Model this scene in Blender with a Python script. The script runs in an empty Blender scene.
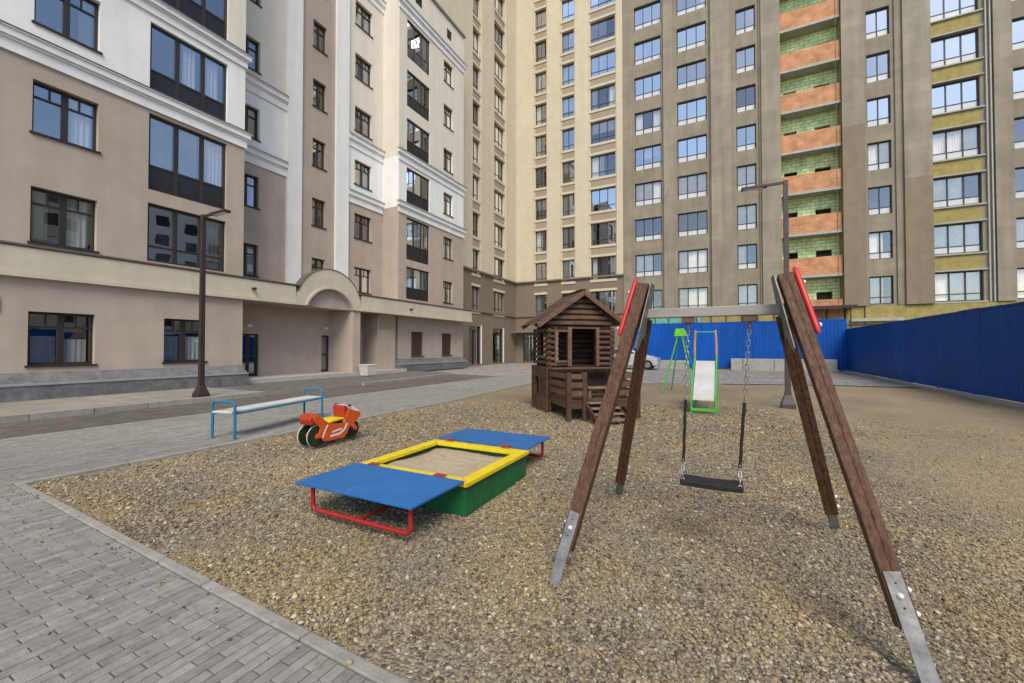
import bpy, bmesh, math, random
import numpy as np
from mathutils import Vector, Matrix
random.seed(7); rng = np.random.default_rng(7)
R = math.radians
S = bpy.context.scene
COL = S.collection

# ------------------------------------------------------------------ materials
MATS = {}
def _n(nt, t, **kw):
    n = nt.nodes.new(t)
    for k, v in kw.items(): setattr(n, k, v)
    return n
def mat(name, col, rough=.7, metal=0., var=.12, scale=6., bump=0., bscale=60., col2=None, spec=.4, stretch=(1, 1, 1), streak=0., island=0., coat=0., big=0., courses=0., objrand=0.):
    if name in MATS: return MATS[name]
    m = bpy.data.materials.new(name); m.use_nodes = True; nt = m.node_tree
    b = nt.nodes['Principled BSDF']; L = nt.links.new
    b.inputs['Roughness'].default_value = rough; b.inputs['Metallic'].default_value = metal
    b.inputs['Specular IOR Level'].default_value = spec
    if coat: b.inputs['Coat Weight'].default_value = coat; b.inputs['Coat Roughness'].default_value = .25
    geo = _n(nt, 'ShaderNodeNewGeometry'); tc = _n(nt, 'ShaderNodeTexCoord')
    mp = _n(nt, 'ShaderNodeMapping'); mp.inputs['Scale'].default_value = stretch
    L(tc.outputs['Object'], mp.inputs['Vector'])
    ns = _n(nt, 'ShaderNodeTexNoise'); ns.inputs['Scale'].default_value = scale; ns.inputs['Detail'].default_value = 8; ns.inputs['Roughness'].default_value = .65
    L(mp.outputs['Vector'], ns.inputs['Vector'])
    rp = _n(nt, 'ShaderNodeMapRange'); rp.inputs['From Min'].default_value = .3; rp.inputs['From Max'].default_value = .7
    L(ns.outputs['Fac'], rp.inputs['Value'])
    mx = _n(nt, 'ShaderNodeMix', data_type='RGBA')
    c2 = col2 or tuple(c * (1 - 2 * var) for c in col)
    c1 = col if col2 else tuple(min(1, c * (1 + var)) for c in col)
    mx.inputs['A'].default_value = (*c1, 1); mx.inputs['B'].default_value = (*c2, 1)
    L(rp.outputs['Result'], mx.inputs['Factor']); out = mx.outputs['Result']
    def mul(out, fac_socket, lo, hi):
        r = _n(nt, 'ShaderNodeMapRange'); r.inputs['To Min'].default_value = lo; r.inputs['To Max'].default_value = hi
        r.inputs['From Min'].default_value = .25; r.inputs['From Max'].default_value = .75
        L(fac_socket, r.inputs['Value'])
        h = _n(nt, 'ShaderNodeMix', data_type='RGBA', blend_type='MULTIPLY'); h.inputs['Factor'].default_value = 1
        L(out, h.inputs['A']); L(r.outputs['Result'], h.inputs['B']); return h.outputs['Result']
    if streak:
        m2 = _n(nt, 'ShaderNodeMapping'); m2.inputs['Scale'].default_value = (1, 1, .07)
        L(tc.outputs['Object'], m2.inputs['Vector'])
        n2 = _n(nt, 'ShaderNodeTexNoise'); n2.inputs['Scale'].default_value = 2.2; n2.inputs['Detail'].default_value = 7
        L(m2.outputs['Vector'], n2.inputs['Vector']); out = mul(out, n2.outputs['Fac'], 1 - streak, 1 + streak * .5)
    if big:
        n3 = _n(nt, 'ShaderNodeTexNoise'); n3.inputs['Scale'].default_value = .35; n3.inputs['Detail'].default_value = 5
        L(tc.outputs['Object'], n3.inputs['Vector']); out = mul(out, n3.outputs['Fac'], 1 - big, 1 + big * .6)
    if island:
        r = _n(nt, 'ShaderNodeMapRange'); r.inputs['To Min'].default_value = 1 - island; r.inputs['To Max'].default_value = 1 + island
        L(geo.outputs['Random Per Island'], r.inputs['Value'])
        h = _n(nt, 'ShaderNodeMix', data_type='RGBA', blend_type='MULTIPLY'); h.inputs['Factor'].default_value = 1
        L(out, h.inputs['A']); L(r.outputs['Result'], h.inputs['B']); out = h.outputs['Result']
    if objrand:
        oi = _n(nt, 'ShaderNodeObjectInfo'); out = mul(out, oi.outputs['Random'], 1 - objrand, 1 + objrand)
    if courses:
        sx = _n(nt, 'ShaderNodeSeparateXYZ'); cx = _n(nt, 'ShaderNodeCombineXYZ'); L(tc.outputs['Object'], sx.inputs[0]); L(sx.outputs['X'], cx.inputs['X']); L(sx.outputs['Z'], cx.inputs['Y'])
        br = _n(nt, 'ShaderNodeTexBrick'); br.inputs['Color1'].default_value = (1, 1, 1, 1); br.inputs['Color2'].default_value = (.9, .9, .9, 1); br.inputs['Mortar'].default_value = (1 - courses,) * 3 + (1,)
        br.inputs['Scale'].default_value = 1; br.inputs['Brick Width'].default_value = 1.9; br.inputs['Row Height'].default_value = .54; br.inputs['Mortar Size'].default_value = .022; br.inputs['Mortar Smooth'].default_value = .6; L(cx.outputs[0], br.inputs['Vector'])
        h = _n(nt, 'ShaderNodeMix', data_type='RGBA', blend_type='MULTIPLY'); h.inputs['Factor'].default_value = 1; L(out, h.inputs['A']); L(br.outputs['Color'], h.inputs['B']); out = h.outputs['Result']
    L(out, b.inputs['Base Color'])
    rr = _n(nt, 'ShaderNodeMapRange'); rr.inputs['To Min'].default_value = max(.02, rough - .1); rr.inputs['To Max'].default_value = min(1, rough + .1)
    L(ns.outputs['Fac'], rr.inputs['Value']); L(rr.outputs['Result'], b.inputs['Roughness'])
    if bump:
        nb = _n(nt, 'ShaderNodeTexNoise'); nb.inputs['Scale'].default_value = bscale; nb.inputs['Detail'].default_value = 6
        L(mp.outputs['Vector'], nb.inputs['Vector'])
        bp = _n(nt, 'ShaderNodeBump'); bp.inputs['Strength'].default_value = bump; bp.inputs['Distance'].default_value = .02
        L(nb.outputs['Fac'], bp.inputs['Height']); L(bp.outputs['Normal'], b.inputs['Normal'])
    MATS[name] = m; return m

def glass(name, refl, tint, wav=.015, body=(.02, .025, .03)):
    m = bpy.data.materials.new(name); m.use_nodes = True; nt = m.node_tree; L = nt.links.new
    nt.nodes.remove(nt.nodes['Principled BSDF']); o = nt.nodes['Material Output']
    tr = _n(nt, 'ShaderNodeBsdfTransparent'); tr.inputs['Color'].default_value = (*tint, 1)
    gl = _n(nt, 'ShaderNodeBsdfGlossy'); gl.inputs['Roughness'].default_value = .015; gl.inputs['Color'].default_value = (.93, .965, 1, 1)
    fr = _n(nt, 'ShaderNodeFresnel'); fr.inputs['IOR'].default_value = 1.5
    mr = _n(nt, 'ShaderNodeMapRange'); mr.inputs['To Min'].default_value = refl; L(fr.outputs['Fac'], mr.inputs['Value'])
    tc = _n(nt, 'ShaderNodeTexCoord'); ns = _n(nt, 'ShaderNodeTexNoise'); ns.inputs['Scale'].default_value = 1.6; ns.inputs['Detail'].default_value = 2
    L(tc.outputs['Object'], ns.inputs['Vector'])
    bp = _n(nt, 'ShaderNodeBump'); bp.inputs['Strength'].default_value = wav * 2.5; bp.inputs['Distance'].default_value = .03
    L(ns.outputs['Fac'], bp.inputs['Height']); L(bp.outputs['Normal'], gl.inputs['Normal'])
    mx = _n(nt, 'ShaderNodeMixShader'); L(mr.outputs['Result'], mx.inputs['Fac']); L(tr.outputs[0], mx.inputs[1]); L(gl.outputs[0], mx.inputs[2])
    L(mx.outputs[0], o.inputs['Surface']); MATS[name] = m; return m

def pebble_mat(name, sheet=False, grey=False):
    """stones in tan, ochre, grey, white; the same palette on single pebbles and on the sheet under them"""
    m = bpy.data.materials.new(name); m.use_nodes = True; nt = m.node_tree; L = nt.links.new; b = nt.nodes['Principled BSDF']
    b.inputs['Roughness'].default_value = .8; b.inputs['Specular IOR Level'].default_value = .25
    geo = _n(nt, 'ShaderNodeNewGeometry'); tc = _n(nt, 'ShaderNodeTexCoord')
    cr = _n(nt, 'ShaderNodeValToRGB'); cr.color_ramp.interpolation = 'LINEAR'
    if grey: pal = [(0, (.13, .125, .12)), (.3, (.2, .195, .19)), (.6, (.27, .265, .26)), (.85, (.34, .335, .33)), (1, (.5, .49, .48))]
    else: pal = [(0, (0.084, 0.069, 0.048)), (0.1, (0.14, 0.115, 0.077)), (0.22, (0.253, 0.199, 0.118)), (0.38, (0.318, 0.256, 0.156)), (0.5, (0.193, 0.165, 0.116)), (0.6, (0.337, 0.252, 0.132)), (0.7, (0.278, 0.236, 0.159)), (0.79, (0.213, 0.199, 0.167)), (0.89, (0.374, 0.308, 0.193)), (0.97, (0.43, 0.381, 0.268)), (1, (0.535, 0.486, 0.373))]
    while len(cr.color_ramp.elements) < len(pal): cr.color_ramp.elements.new(.5)
    for e, (p, c) in zip(cr.color_ramp.elements, pal): e.position = p; e.color = (*c, 1)
    if sheet:
        sc = 50. if not grey else 14.
        vo = _n(nt, 'ShaderNodeTexVoronoi'); vo.inputs['Scale'].default_value = sc; L(tc.outputs['Object'], vo.inputs['Vector'])
        sp = _n(nt, 'ShaderNodeSeparateColor'); L(vo.outputs['Color'], sp.inputs['Color']); L(sp.outputs['Red'], cr.inputs['Fac'])
        bp = _n(nt, 'ShaderNodeBump'); bp.invert = True; bp.inputs['Strength'].default_value = .9; bp.inputs['Distance'].default_value = .02 if not grey else .05
        L(vo.outputs['Distance'], bp.inputs['Height']); L(bp.outputs['Normal'], b.inputs['Normal'])
    else:
        L(geo.outputs['Random Per Island'], cr.inputs['Fac'])
    out = cr.outputs['Color']
    # sandy fines: the right side of the yard and patches
    n3 = _n(nt, 'ShaderNodeTexNoise'); n3.inputs['Scale'].default_value = .5; n3.inputs['Detail'].default_value = 6; n3.inputs['Roughness'].default_value = .6
    L(geo.outputs['Position'], n3.inputs['Vector'])
    sx = _n(nt, 'ShaderNodeSeparateXYZ'); L(geo.outputs['Position'], sx.inputs['Vector'])
    if not grey:
        mr = _n(nt, 'ShaderNodeMapRange'); mr.inputs['From Min'].default_value = .2; mr.inputs['From Max'].default_value = 2.6; mr.inputs['To Min'].default_value = -.25; mr.inputs['To Max'].default_value = .45
        L(sx.outputs['X'], mr.inputs['Value'])
        ad = _n(nt, 'ShaderNodeMath', operation='ADD'); L(mr.outputs['Result'], ad.inputs[0]); L(n3.outputs['Fac'], ad.inputs[1])
        m2 = _n(nt, 'ShaderNodeMapRange'); m2.inputs['From Min'].default_value = .45; m2.inputs['From Max'].default_value = .95; m2.inputs['To Max'].default_value = .5
        L(ad.outputs[0], m2.inputs['Value'])
        mx = _n(nt, 'ShaderNodeMix', data_type='RGBA'); mx.inputs['B'].default_value = (.375, .305, .195, 1)
        L(m2.outputs['Result'], mx.inputs['Factor']); L(out, mx.inputs['A']); out = mx.outputs['Result']
    r = _n(nt, 'ShaderNodeMapRange'); r.inputs['From Min'].default_value = .3; r.inputs['From Max'].default_value = .7; r.inputs['To Min'].default_value = .86; r.inputs['To Max'].default_value = 1.12
    L(n3.outputs['Fac'], r.inputs['Value'])
    n4 = _n(nt, 'ShaderNodeTexNoise'); n4.inputs['Scale'].default_value = .95; n4.inputs['Detail'].default_value = 5
    L(geo.outputs['Position'], n4.inputs['Vector'])
    tn = _n(nt, 'ShaderNodeValToRGB'); e = tn.color_ramp.elements; e[0].position = .38; e[0].color = (.86, .9, 1, 1); e[1].position = .64; e[1].color = (1.08, .98, .86, 1)
    L(n4.outputs['Fac'], tn.inputs['Fac'])
    g_ = _n(nt, 'ShaderNodeMix', data_type='RGBA', blend_type='MULTIPLY'); g_.inputs['Factor'].default_value = .8
    L(out, g_.inputs['A']); L(tn.outputs['Color'], g_.inputs['B']); out = g_.outputs['Result']
    h = _n(nt, 'ShaderNodeMix', data_type='RGBA', blend_type='MULTIPLY'); h.inputs['Factor'].default_value = 1
    L(out, h.inputs['A']); L(r.outputs['Result'], h.inputs['B']); L(h.outputs['Result'], b.inputs['Base Color'])
    MATS[name] = m; return m

taupe = mat('taupe_render', (.46, .375, .31), .9, var=.05, scale=1.2, bump=.25, bscale=180, streak=.1, big=.08)
white = mat('white_render', (.82, .81, .78), .85, var=.03, scale=1.5, bump=.15, bscale=180, streak=.09)
cream = mat('cream_render', (.72, .665, .565), .85, var=.03, scale=1.5, bump=.15, bscale=180, streak=.09)
bandc = mat('band_stucco', (.56, .5, .385), .85, var=.05, scale=2, bump=.15, bscale=120, streak=.07)
tcream = mat('tower_cream', (.60, .52, .385), .85, var=.04, scale=1.5, bump=.1, streak=.05, big=.05)
ttan = mat('tower_tan', (.35, .29, .205), .85, var=.05, scale=1.5, streak=.05)
tbrown = mat('tower_brown', (.215, .172, .125), .85, var=.06, scale=1.5, streak=.07, big=.08)
tgrey = mat('tower_plaster', (.31, .27, .2), .9, var=.07, scale=1.3, bump=.2, bscale=40, streak=.2, big=.16, courses=.13)
tgrey2 = mat('tower_pier_plaster', (.335, .295, .225), .9, var=.07, scale=1.1, bump=.2, bscale=40, streak=.22, big=.18, courses=.13)
tpatch = mat('tower_fresh_plaster', (.25, .205, .14), .9, var=.07, scale=1.3, streak=.1)
granite = mat('granite', (.085, .092, .107), .55, var=.35, scale=4, bump=.5, bscale=30, col2=(.2, .2, .2), big=.3)
stone_cap = mat('stone_cap', (.32, .32, .32), .7, var=.12, scale=8, bump=.2)
dframe = mat('dark_frame', (.035, .027, .023), .45, var=.1)
tframe = mat('tower_frame', (.045, .045, .05), .5, var=.1)
lowpan = mat('lower_panel', (.6, .62, .64), .35, var=.05, scale=2)
dpanel = mat('dark_glazing_panel', (.022, .02, .02), .2, var=.15, scale=3)
inter = mat('room_dark', (.05, .047, .044), .9, var=.5, scale=.8)
intert = mat('room_grey', (.17, .17, .17), .9, var=.5, scale=.6)
curt = mat('curtain', (.66, .65, .6), .9, var=.08, scale=3)
shutter = mat('brown_shutter', (.085, .05, .04), .6, var=.12)
glA = glass('window_glass', .3, (.8, .83, .85), .012)
glB = glass('coated_glass', .42, (.6, .66, .72), .01)
glC = glass('clear_glass', .18, (.96, .97, .97), .01)
glW = glass('film_glass', .6, (.5, .58, .66), .012)
warmrefl = mat('warm_reflection_blind', (.9, .82, .68), .9, var=.1, scale=2)  # bright warm tone paints the reflection of a sunlit facade onto blinds
orange_b = mat('orange_brick', (.52, .24, .115), .9, var=.1, scale=2, streak=.12, big=.1)
foamblock = mat('green_block', (.37, .42, .17), .9, var=.15, scale=3)
slabm = mat('slab_concrete', (.42, .41, .37), .85, var=.1, scale=3, streak=.1)
yellowm = mat('mineral_wool', (.35, .285, .1), .95, var=.14, scale=3, bump=.3, bscale=25)
tealm = mat('teal_mesh', (.16, .42, .33), .8, var=.2, scale=4)
concrete = mat('concrete', (.36, .345, .31), .9, var=.1, scale=4, bump=.3, bscale=60, big=.1)
kerbm = mat('kerb_concrete', (.31, .295, .255), .9, var=.14, scale=7, bump=.35, bscale=90, island=.08)
asphalt = mat('asphalt', (.135, .122, .102), .9, var=.2, scale=3, bump=.5, bscale=220, big=.18)
asphalt2 = mat('asphalt_worn', (.16, .15, .13), .9, var=.18, scale=3, bump=.5, bscale=220, big=.15)
sidem = mat('sidewalk_concrete', (.3, .275, .235), .9, var=.15, scale=2, bump=.3, bscale=120, big=.15)
deckm = mat('deck_slab', (.42, .40, .37), .85, var=.1, scale=4, bump=.2)
paverm = mat('paver', (.27, .262, .235), .9, var=.14, scale=14, bump=.5, bscale=160, island=.17, big=.16)
jointm = mat('joint_sand', (.11, .1, .08), .95, var=.3, scale=30, bump=.4)
earth = mat('earth', (.2, .18, .15), .95, var=.25, scale=1.2, bump=.5, bscale=20)
gravsheet = pebble_mat('gravel_sheet', sheet=True)
gravm = pebble_mat('pebbles')
greygrav = pebble_mat('crushed_stone', sheet=True, grey=True)
wood = mat('dark_stained_wood', (.112, .05, .022), .65, var=.35, scale=5, stretch=(9, 9, .7), bump=.35, bscale=9, island=.12)
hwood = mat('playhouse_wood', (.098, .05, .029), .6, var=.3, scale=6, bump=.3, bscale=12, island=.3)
hdark = mat('gap_shade_lining', (.03, .016, .011), .8, var=.2)  # near-black: shade of the log gaps put into the colour
hwood2 = mat('playhouse_trim_wood', (.15, .08, .05), .6, var=.25, scale=6, bump=.3, bscale=12, island=.2)
galv = mat('galvanised_steel', (.25, .25, .24), .55, metal=.6, var=.22, scale=14, bump=.05)
barm = mat('painted_steel_beam', (.33, .305, .27), .6, metal=.2, var=.08, scale=8)
orangered = mat('orange_red_panel', (.42, .04, .015), .5, var=.1)
redp = mat('red_plastic', (.52, .025, .025), .4, var=.08)
whitecap = mat('white_cap', (.75, .74, .7), .4, var=.05)
chainm = mat('chain_steel', (.4, .4, .4), .4, metal=.85, var=.1)
rubber = mat('black_rubber', (.017, .016, .016), .75, var=.2, scale=20, bump=.2)
bluep = mat('blue_plywood', (.006, .105, .33), .5, scale=5, bump=.08, bscale=30, big=.2, col2=(.02, .14, .37))
yellp = mat('yellow_paint', (.72, .56, .012), .45, var=.08, scale=9, bump=.08)
greenp = mat('green_paint', (.01, .12, .04), .5, var=.15, scale=7)
redt = mat('red_tube', (.36, .02, .02), .4, var=.1)
sandm = mat('sand', (.42, .335, .23), .95, var=.12, scale=14, bump=.7, bscale=28)
orangep = mat('orange_plywood', (.62, .1, .018), .45, var=.08, scale=9)
whitep = mat('white_paint', (.75, .73, .7), .5, var=.06)
bluet = mat('blue_tube', (.025, .16, .28), .4, var=.12)
seatw = mat('pale_bench_plank', (.56, .56, .55), .6, var=.1, scale=4, stretch=(5, 1, 1), big=.08)
lampm = mat('lamp_paint', (.042, .028, .025), .5, var=.15)
lampg = mat('lamp_paint_grey', (.075, .06, .055), .5, var=.15)
fencem = mat('blue_fence_sheet', (.005, .085, .40), .5, spec=.2, var=.1, scale=2, big=.16, objrand=.07, streak=.12)
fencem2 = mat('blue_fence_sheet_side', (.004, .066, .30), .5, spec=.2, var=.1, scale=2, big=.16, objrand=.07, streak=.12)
steelm = mat('slide_steel', (.86, .8, .72), .25, metal=.5, var=.08, scale=5)
greent = mat('green_tube', (.09, .42, .06), .4, var=.1)
tealt = mat('teal_tube', (.03, .32, .3), .4, var=.1)
railw = mat('orange_wood_rail', (.46, .29, .16), .5, var=.2)
carp = mat('silver_car_paint', (.5, .52, .54), .3, metal=.5, var=.02, coat=.6)
carg = mat('car_glass', (.02, .025, .03), .05, var=.05, spec=.8)
binm = mat('bin_plaster', (.55, .53, .48), .85, var=.1, bump=.2)
ventm = mat('vent_beige', (.42, .34, .22), .7, var=.08)
lightm = mat('fitting_white', (.7, .7, .68), .4, var=.03)

# ------------------------------------------------------------------ mesh builder
class MB:
    def __init__(s): s.v = []; s.f = []; s.m = []
    def add(s, vs, fs, m=0):
        o = len(s.v); s.v += [tuple(p) for p in vs]; s.f += [tuple(i + o for i in f) for f in fs]; s.m += [m] * len(fs)
    def quad(s, a, b, c, d, m=0): s.add([a, b, c, d], [(0, 1, 2, 3)], m)
    BF = [(0, 1, 3, 2), (4, 6, 7, 5), (0, 4, 5, 1), (2, 3, 7, 6), (0, 2, 6, 4), (1, 5, 7, 3)]
    def box(s, x0, x1, y0, y1, z0, z1, m=0, T=None):
        vs = [(x, y, z) for x in (x0, x1) for y in (y0, y1) for z in (z0, z1)]
        if T: vs = [T(Vector(p)) for p in vs]
        s.add(vs, s.BF, m); return s
    def boxP(s, P, u0, u1, z0, z1, n0, n1, m=0):
        s.add([P(u, z, n) for u in (u0, u1) for z in (z0, z1) for n in (n0, n1)], s.BF, m); return s
    def beam(s, a, b, w, h, up=(0, 0, 1), m=0):
        a = Vector(a); b = Vector(b); d = (b - a).normalized(); up = Vector(up)
        x = d.cross(up).normalized() if abs(d.dot(up)) < .999 else Vector((1, 0, 0)); y = x.cross(d)
        vs = [p + x * (i * w / 2) + y * (j * h / 2) for p in (a, b) for i in (-1, 1) for j in (-1, 1)]
        s.add(vs, [(0, 1, 3, 2), (4, 6, 7, 5), (0, 4, 5, 1), (2, 3, 7, 6), (0, 2, 6, 4), (1, 5, 7, 3)], m); return s
    def tube(s, pts, r, n=10, m=0, closed=False):
        pts = [Vector(p) for p in pts]; k = len(pts); rings = []
        prev = None
        for i, p in enumerate(pts):
            if closed: d = pts[(i + 1) % k] - pts[i - 1]
            else: d = (pts[min(i + 1, k - 1)] - pts[max(i - 1, 0)])
            d.normalize()
            if prev is None:
                up = Vector((0, 0, 1)) if abs(d.z) < .9 else Vector((1, 0, 0)); x = d.cross(up).normalized()
            else:
                x = (prev - d * prev.dot(d)).normalized()
            prev = x; y = d.cross(x); rr = r[i] if isinstance(r, (list, tuple)) else r
            rings.append([p + x * math.cos(t) * rr + y * math.sin(t) * rr for t in [2 * math.pi * j / n for j in range(n)]])
        vs = [q for ring in rings for q in ring]; fs = []
        for i in range(k if closed else k - 1):
            a = i * n; b = ((i + 1) % k) * n
            for j in range(n): fs.append((a + j, a + (j + 1) % n, b + (j + 1) % n, b + j))
        if not closed: fs += [tuple(range(n))[::-1], tuple(range((k - 1) * n, k * n))]
        s.add(vs, fs, m); return s
    def prism(s, poly, f0, f1, m=0):
        """poly of 2-D points; f0 and f1 map a 2-D point to the two faces"""
        n = len(poly); vs = [f0(*p) for p in poly] + [f1(*p) for p in poly]
        s.add(vs, [tuple(range(n)), tuple(range(2 * n - 1, n - 1, -1))] + [(i, i + n, (i + 1) % n + n, (i + 1) % n) for i in range(n)], m); return s
    def build(s, name, mats, parent=None, smooth=False, bevel=0, seg=2, off=None):
        if not isinstance(mats, (list, tuple)): mats = [mats]
        me = bpy.data.meshes.new(name)
        if off is None and parent is not None: off = parent.get('_o')
        vs = s.v if off is None else [(a - off[0], b - off[1], c - off[2]) for a, b, c in s.v]
        me.from_pydata(vs, [], s.f); me.update()
        for m in mats: me.materials.append(m)
        if len(mats) > 1: me.polygons.foreach_set('material_index', s.m)
        bm = bmesh.new(); bm.from_mesh(me); bmesh.ops.recalc_face_normals(bm, faces=bm.faces); bm.to_mesh(me); bm.free()
        if smooth:
            me.polygons.foreach_set('use_smooth', [True] * len(me.polygons))
            try: me.set_sharp_from_angle(angle=R(40))
            except Exception: pass
        o = bpy.data.objects.new(name, me); COL.objects.link(o)
        if parent is not None:
            o.parent = parent
            if off is not None: o['_o'] = off
        if bevel:
            bv = o.modifiers.new('bevel', 'BEVEL'); bv.width = bevel; bv.segments = seg; bv.limit_method = 'ANGLE'; bv.angle_limit = R(35)
        return o
def arc(c, r, a0, a1, n, f):
    return [f(c[0] + r * math.cos(R(a0 + (a1 - a0) * i / n)), c[1] + r * math.sin(R(a0 + (a1 - a0) * i / n))) for i in range(n + 1)]
def tag(o, label, cat, group=None):
    o['label'] = label; o['category'] = cat
    if group: o['group'] = group
    return o
def thing(name, label, cat, loc=(0, 0, 0), rz=0, group=None, world=False):
    """an Empty at the base; with world=True its parts are given in world coordinates"""
    o = bpy.data.objects.new(name, None); COL.objects.link(o); o.location = loc; o.rotation_euler = (0, 0, rz); o.empty_display_size = .3
    if world: o['_o'] = list(loc)
    return tag(o, label, cat, group)
def struct(name, mb, m, kind='structure', **kw):
    o = mb.build(name, m, **kw); o['kind'] = kind; return o

# ------------------------------------------------------------------ facades
def frameX(X): return lambda u, z, n: (X + n, u, z)         # wall facing +X, u = Y
def frameY(Y): return lambda u, z, n: (u, Y - n, z)         # wall facing -Y, u = X
def wall_grid(mb, P, u0, u1, z0, z1, ops, depth, zc=(), uc=(), color=None, caps=True):
    us = sorted({u0, u1, *[o[0] for o in ops], *[o[1] for o in ops], *uc}); zs = sorted({z0, z1, *[o[2] for o in ops], *[o[3] for o in ops], *zc})
    us = [u for u in us if u0 <= u <= u1]; zs = [z for z in zs if z0 <= z <= z1]
    for a, b in zip(us, us[1:]):
        cu = (a + b) / 2; col = [o for o in ops if o[0] < cu < o[1]]
        for c, d in zip(zs, zs[1:]):
            cz = (c + d) / 2
            if any(o[2] < cz < o[3] for o in col): continue
            mb.quad(P(a, c, 0), P(b, c, 0), P(b, d, 0), P(a, d, 0), color(cu, cz) if color else 0)
    for o in ops:
        a, b, c, d = o[:4]; m = color(a - .02, (c + d) / 2) if color else 0
        mb.quad(P(a, c, 0), P(a, d, 0), P(a, d, -depth), P(a, c, -depth), m); mb.quad(P(b, c, 0), P(b, d, 0), P(b, d, -depth), P(b, c, -depth), m)
        mb.quad(P(a, d, 0), P(b, d, 0), P(b, d, -depth), P(a, d, -depth), m); mb.quad(P(a, c, 0), P(b, c, 0), P(b, c, -depth), P(a, c, -depth), m)
    if caps:
        D = 1.4
        zz = [z0] + [z for z in sorted(zc) if z0 < z < z1] + [z1]
        for a in (u0, u1):
            for c, d in zip(zz, zz[1:]): mb.quad(P(a, c, 0), P(a, d, 0), P(a, d, -D), P(a, c, -D), color(a, (c + d) / 2) if color else 0)
        mb.quad(P(u0, z1, 0), P(u1, z1, 0), P(u1, z1, -D), P(u0, z1, -D), color((u0 + u1) / 2, z1) if color else 0)

def window(root, P, u0, u1, z0, z1, fm, gm, mull=(.5,), trans=(), split=(), low=0., lowm=None, sillm=None, rec=.16, cur=None, curm=None, t=.065, t2=None, proud=.05, tilt=.004, drop=0):
    f = MB(); n0, n1 = -rec - .07, -rec; t2 = t2 or t; W = u1 - u0; H = z1 - z0
    f.boxP(P, u0, u0 + t, z0, z1, n0, n1); f.boxP(P, u1 - t, u1, z0, z1, n0, n1)
    f.boxP(P, u0 + t, u1 - t, z0, z0 + t, n0, n1 - .002); f.boxP(P, u0 + t, u1 - t, z1 - t, z1, n0, n1 - .002)
    ms = [u0 + t] + [u0 + W * q for q in mull] + [u1 - t]
    for q in mull: f.boxP(P, u0 + W * q - t2 / 2, u0 + W * q + t2 / 2, z0 + t, z1 - t, n0 + .005, n1 - .004)
    zl = z0 + H * low
    zt = [z0 + H * q for q in trans] + ([zl] if low else [])
    for z in zt: f.boxP(P, u0 + t, u1 - t, z - t * .4, z + t * .4, n0 + .01, n1 - .008)
    for (k, q0) in split:      # short bars that split the part above the transom
        a, b = ms[k], ms[k + 1]; c = (a + b) / 2
        f.boxP(P, c - .02, c + .02, z0 + H * q0, z1 - t, n0 + .012, n1 - .012)
    fo = f.build('window', fm, root)
    g = MB()
    for a, b in zip(ms, ms[1:]):
        d = [random.uniform(-tilt, tilt) for _ in range(4)]; n = -rec - .045
        zb = zl if (low and lowm) else z0 + t
        g.quad(P(a, zb, n + d[0]), P(b, zb, n + d[1]), P(b, z1 - t, n + d[1] + d[2]), P(a, z1 - t, n + d[0] + d[2]))
    g.build('pane', gm, fo)
    if low and lowm:
        l = MB(); l.boxP(P, u0 + t, u1 - t, z0 + t, zl - t * .4, n0 + .015, n1 - .03); l.build('lower_panel', lowm, fo)
    if sillm:
        s = MB(); s.boxP(P, u0 - .05, u1 + .05, z0 - .05, z0 + .003, -rec + .002, proud); s.build('sill', sillm, fo)
    if cur:
        c = MB()
        for (a, b, c0, c1) in cur:
            N = max(6, int((b - a) * W / .06)); A = u0 + W * a; B = u0 + W * b; ph = random.random() * 6
            for i in range(N):
                ua, ub = A + (B - A) * i / N, A + (B - A) * (i + 1) / N
                na, nb = [-rec - .13 + .025 * math.sin((A + (B - A) * k / N) * 47 + ph) for k in (i, i + 1)]
                c.quad(P(ua, z0 + H * c0, na), P(ub, z0 + H * c0, nb), P(ub, z0 + H * c1, nb), P(ua, z0 + H * c1, na))
        c.build('curtain', curm or curt, fo, smooth=True)
    return fo
def rand_cur(p=.6):
    if random.random() > p: return None
    k = random.random(); w = random.uniform(.18, .35)
    if k < .4: return [(.04, w, 0, 1), (1 - w, .96, 0, 1)]
    if k < .7: return [(.04, w + .2, 0, 1)]
    return [(.04, .96, random.choice((0, .35, .5)), 1)]

# ------------------------------------------------------------------ left building
LB = thing('apartment_building', 'taupe, white and cream rendered apartment block with a curved arch over its entrance recess', 'building', (-17.5, 10, 0), world=True)
A = -16.8; RC = -18.8; EB = -17.5; TOP = 25.2
PA, PR, PE = frameX(A), frameX(RC), frameX(EB)
wm = [taupe, white, cream]
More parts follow.
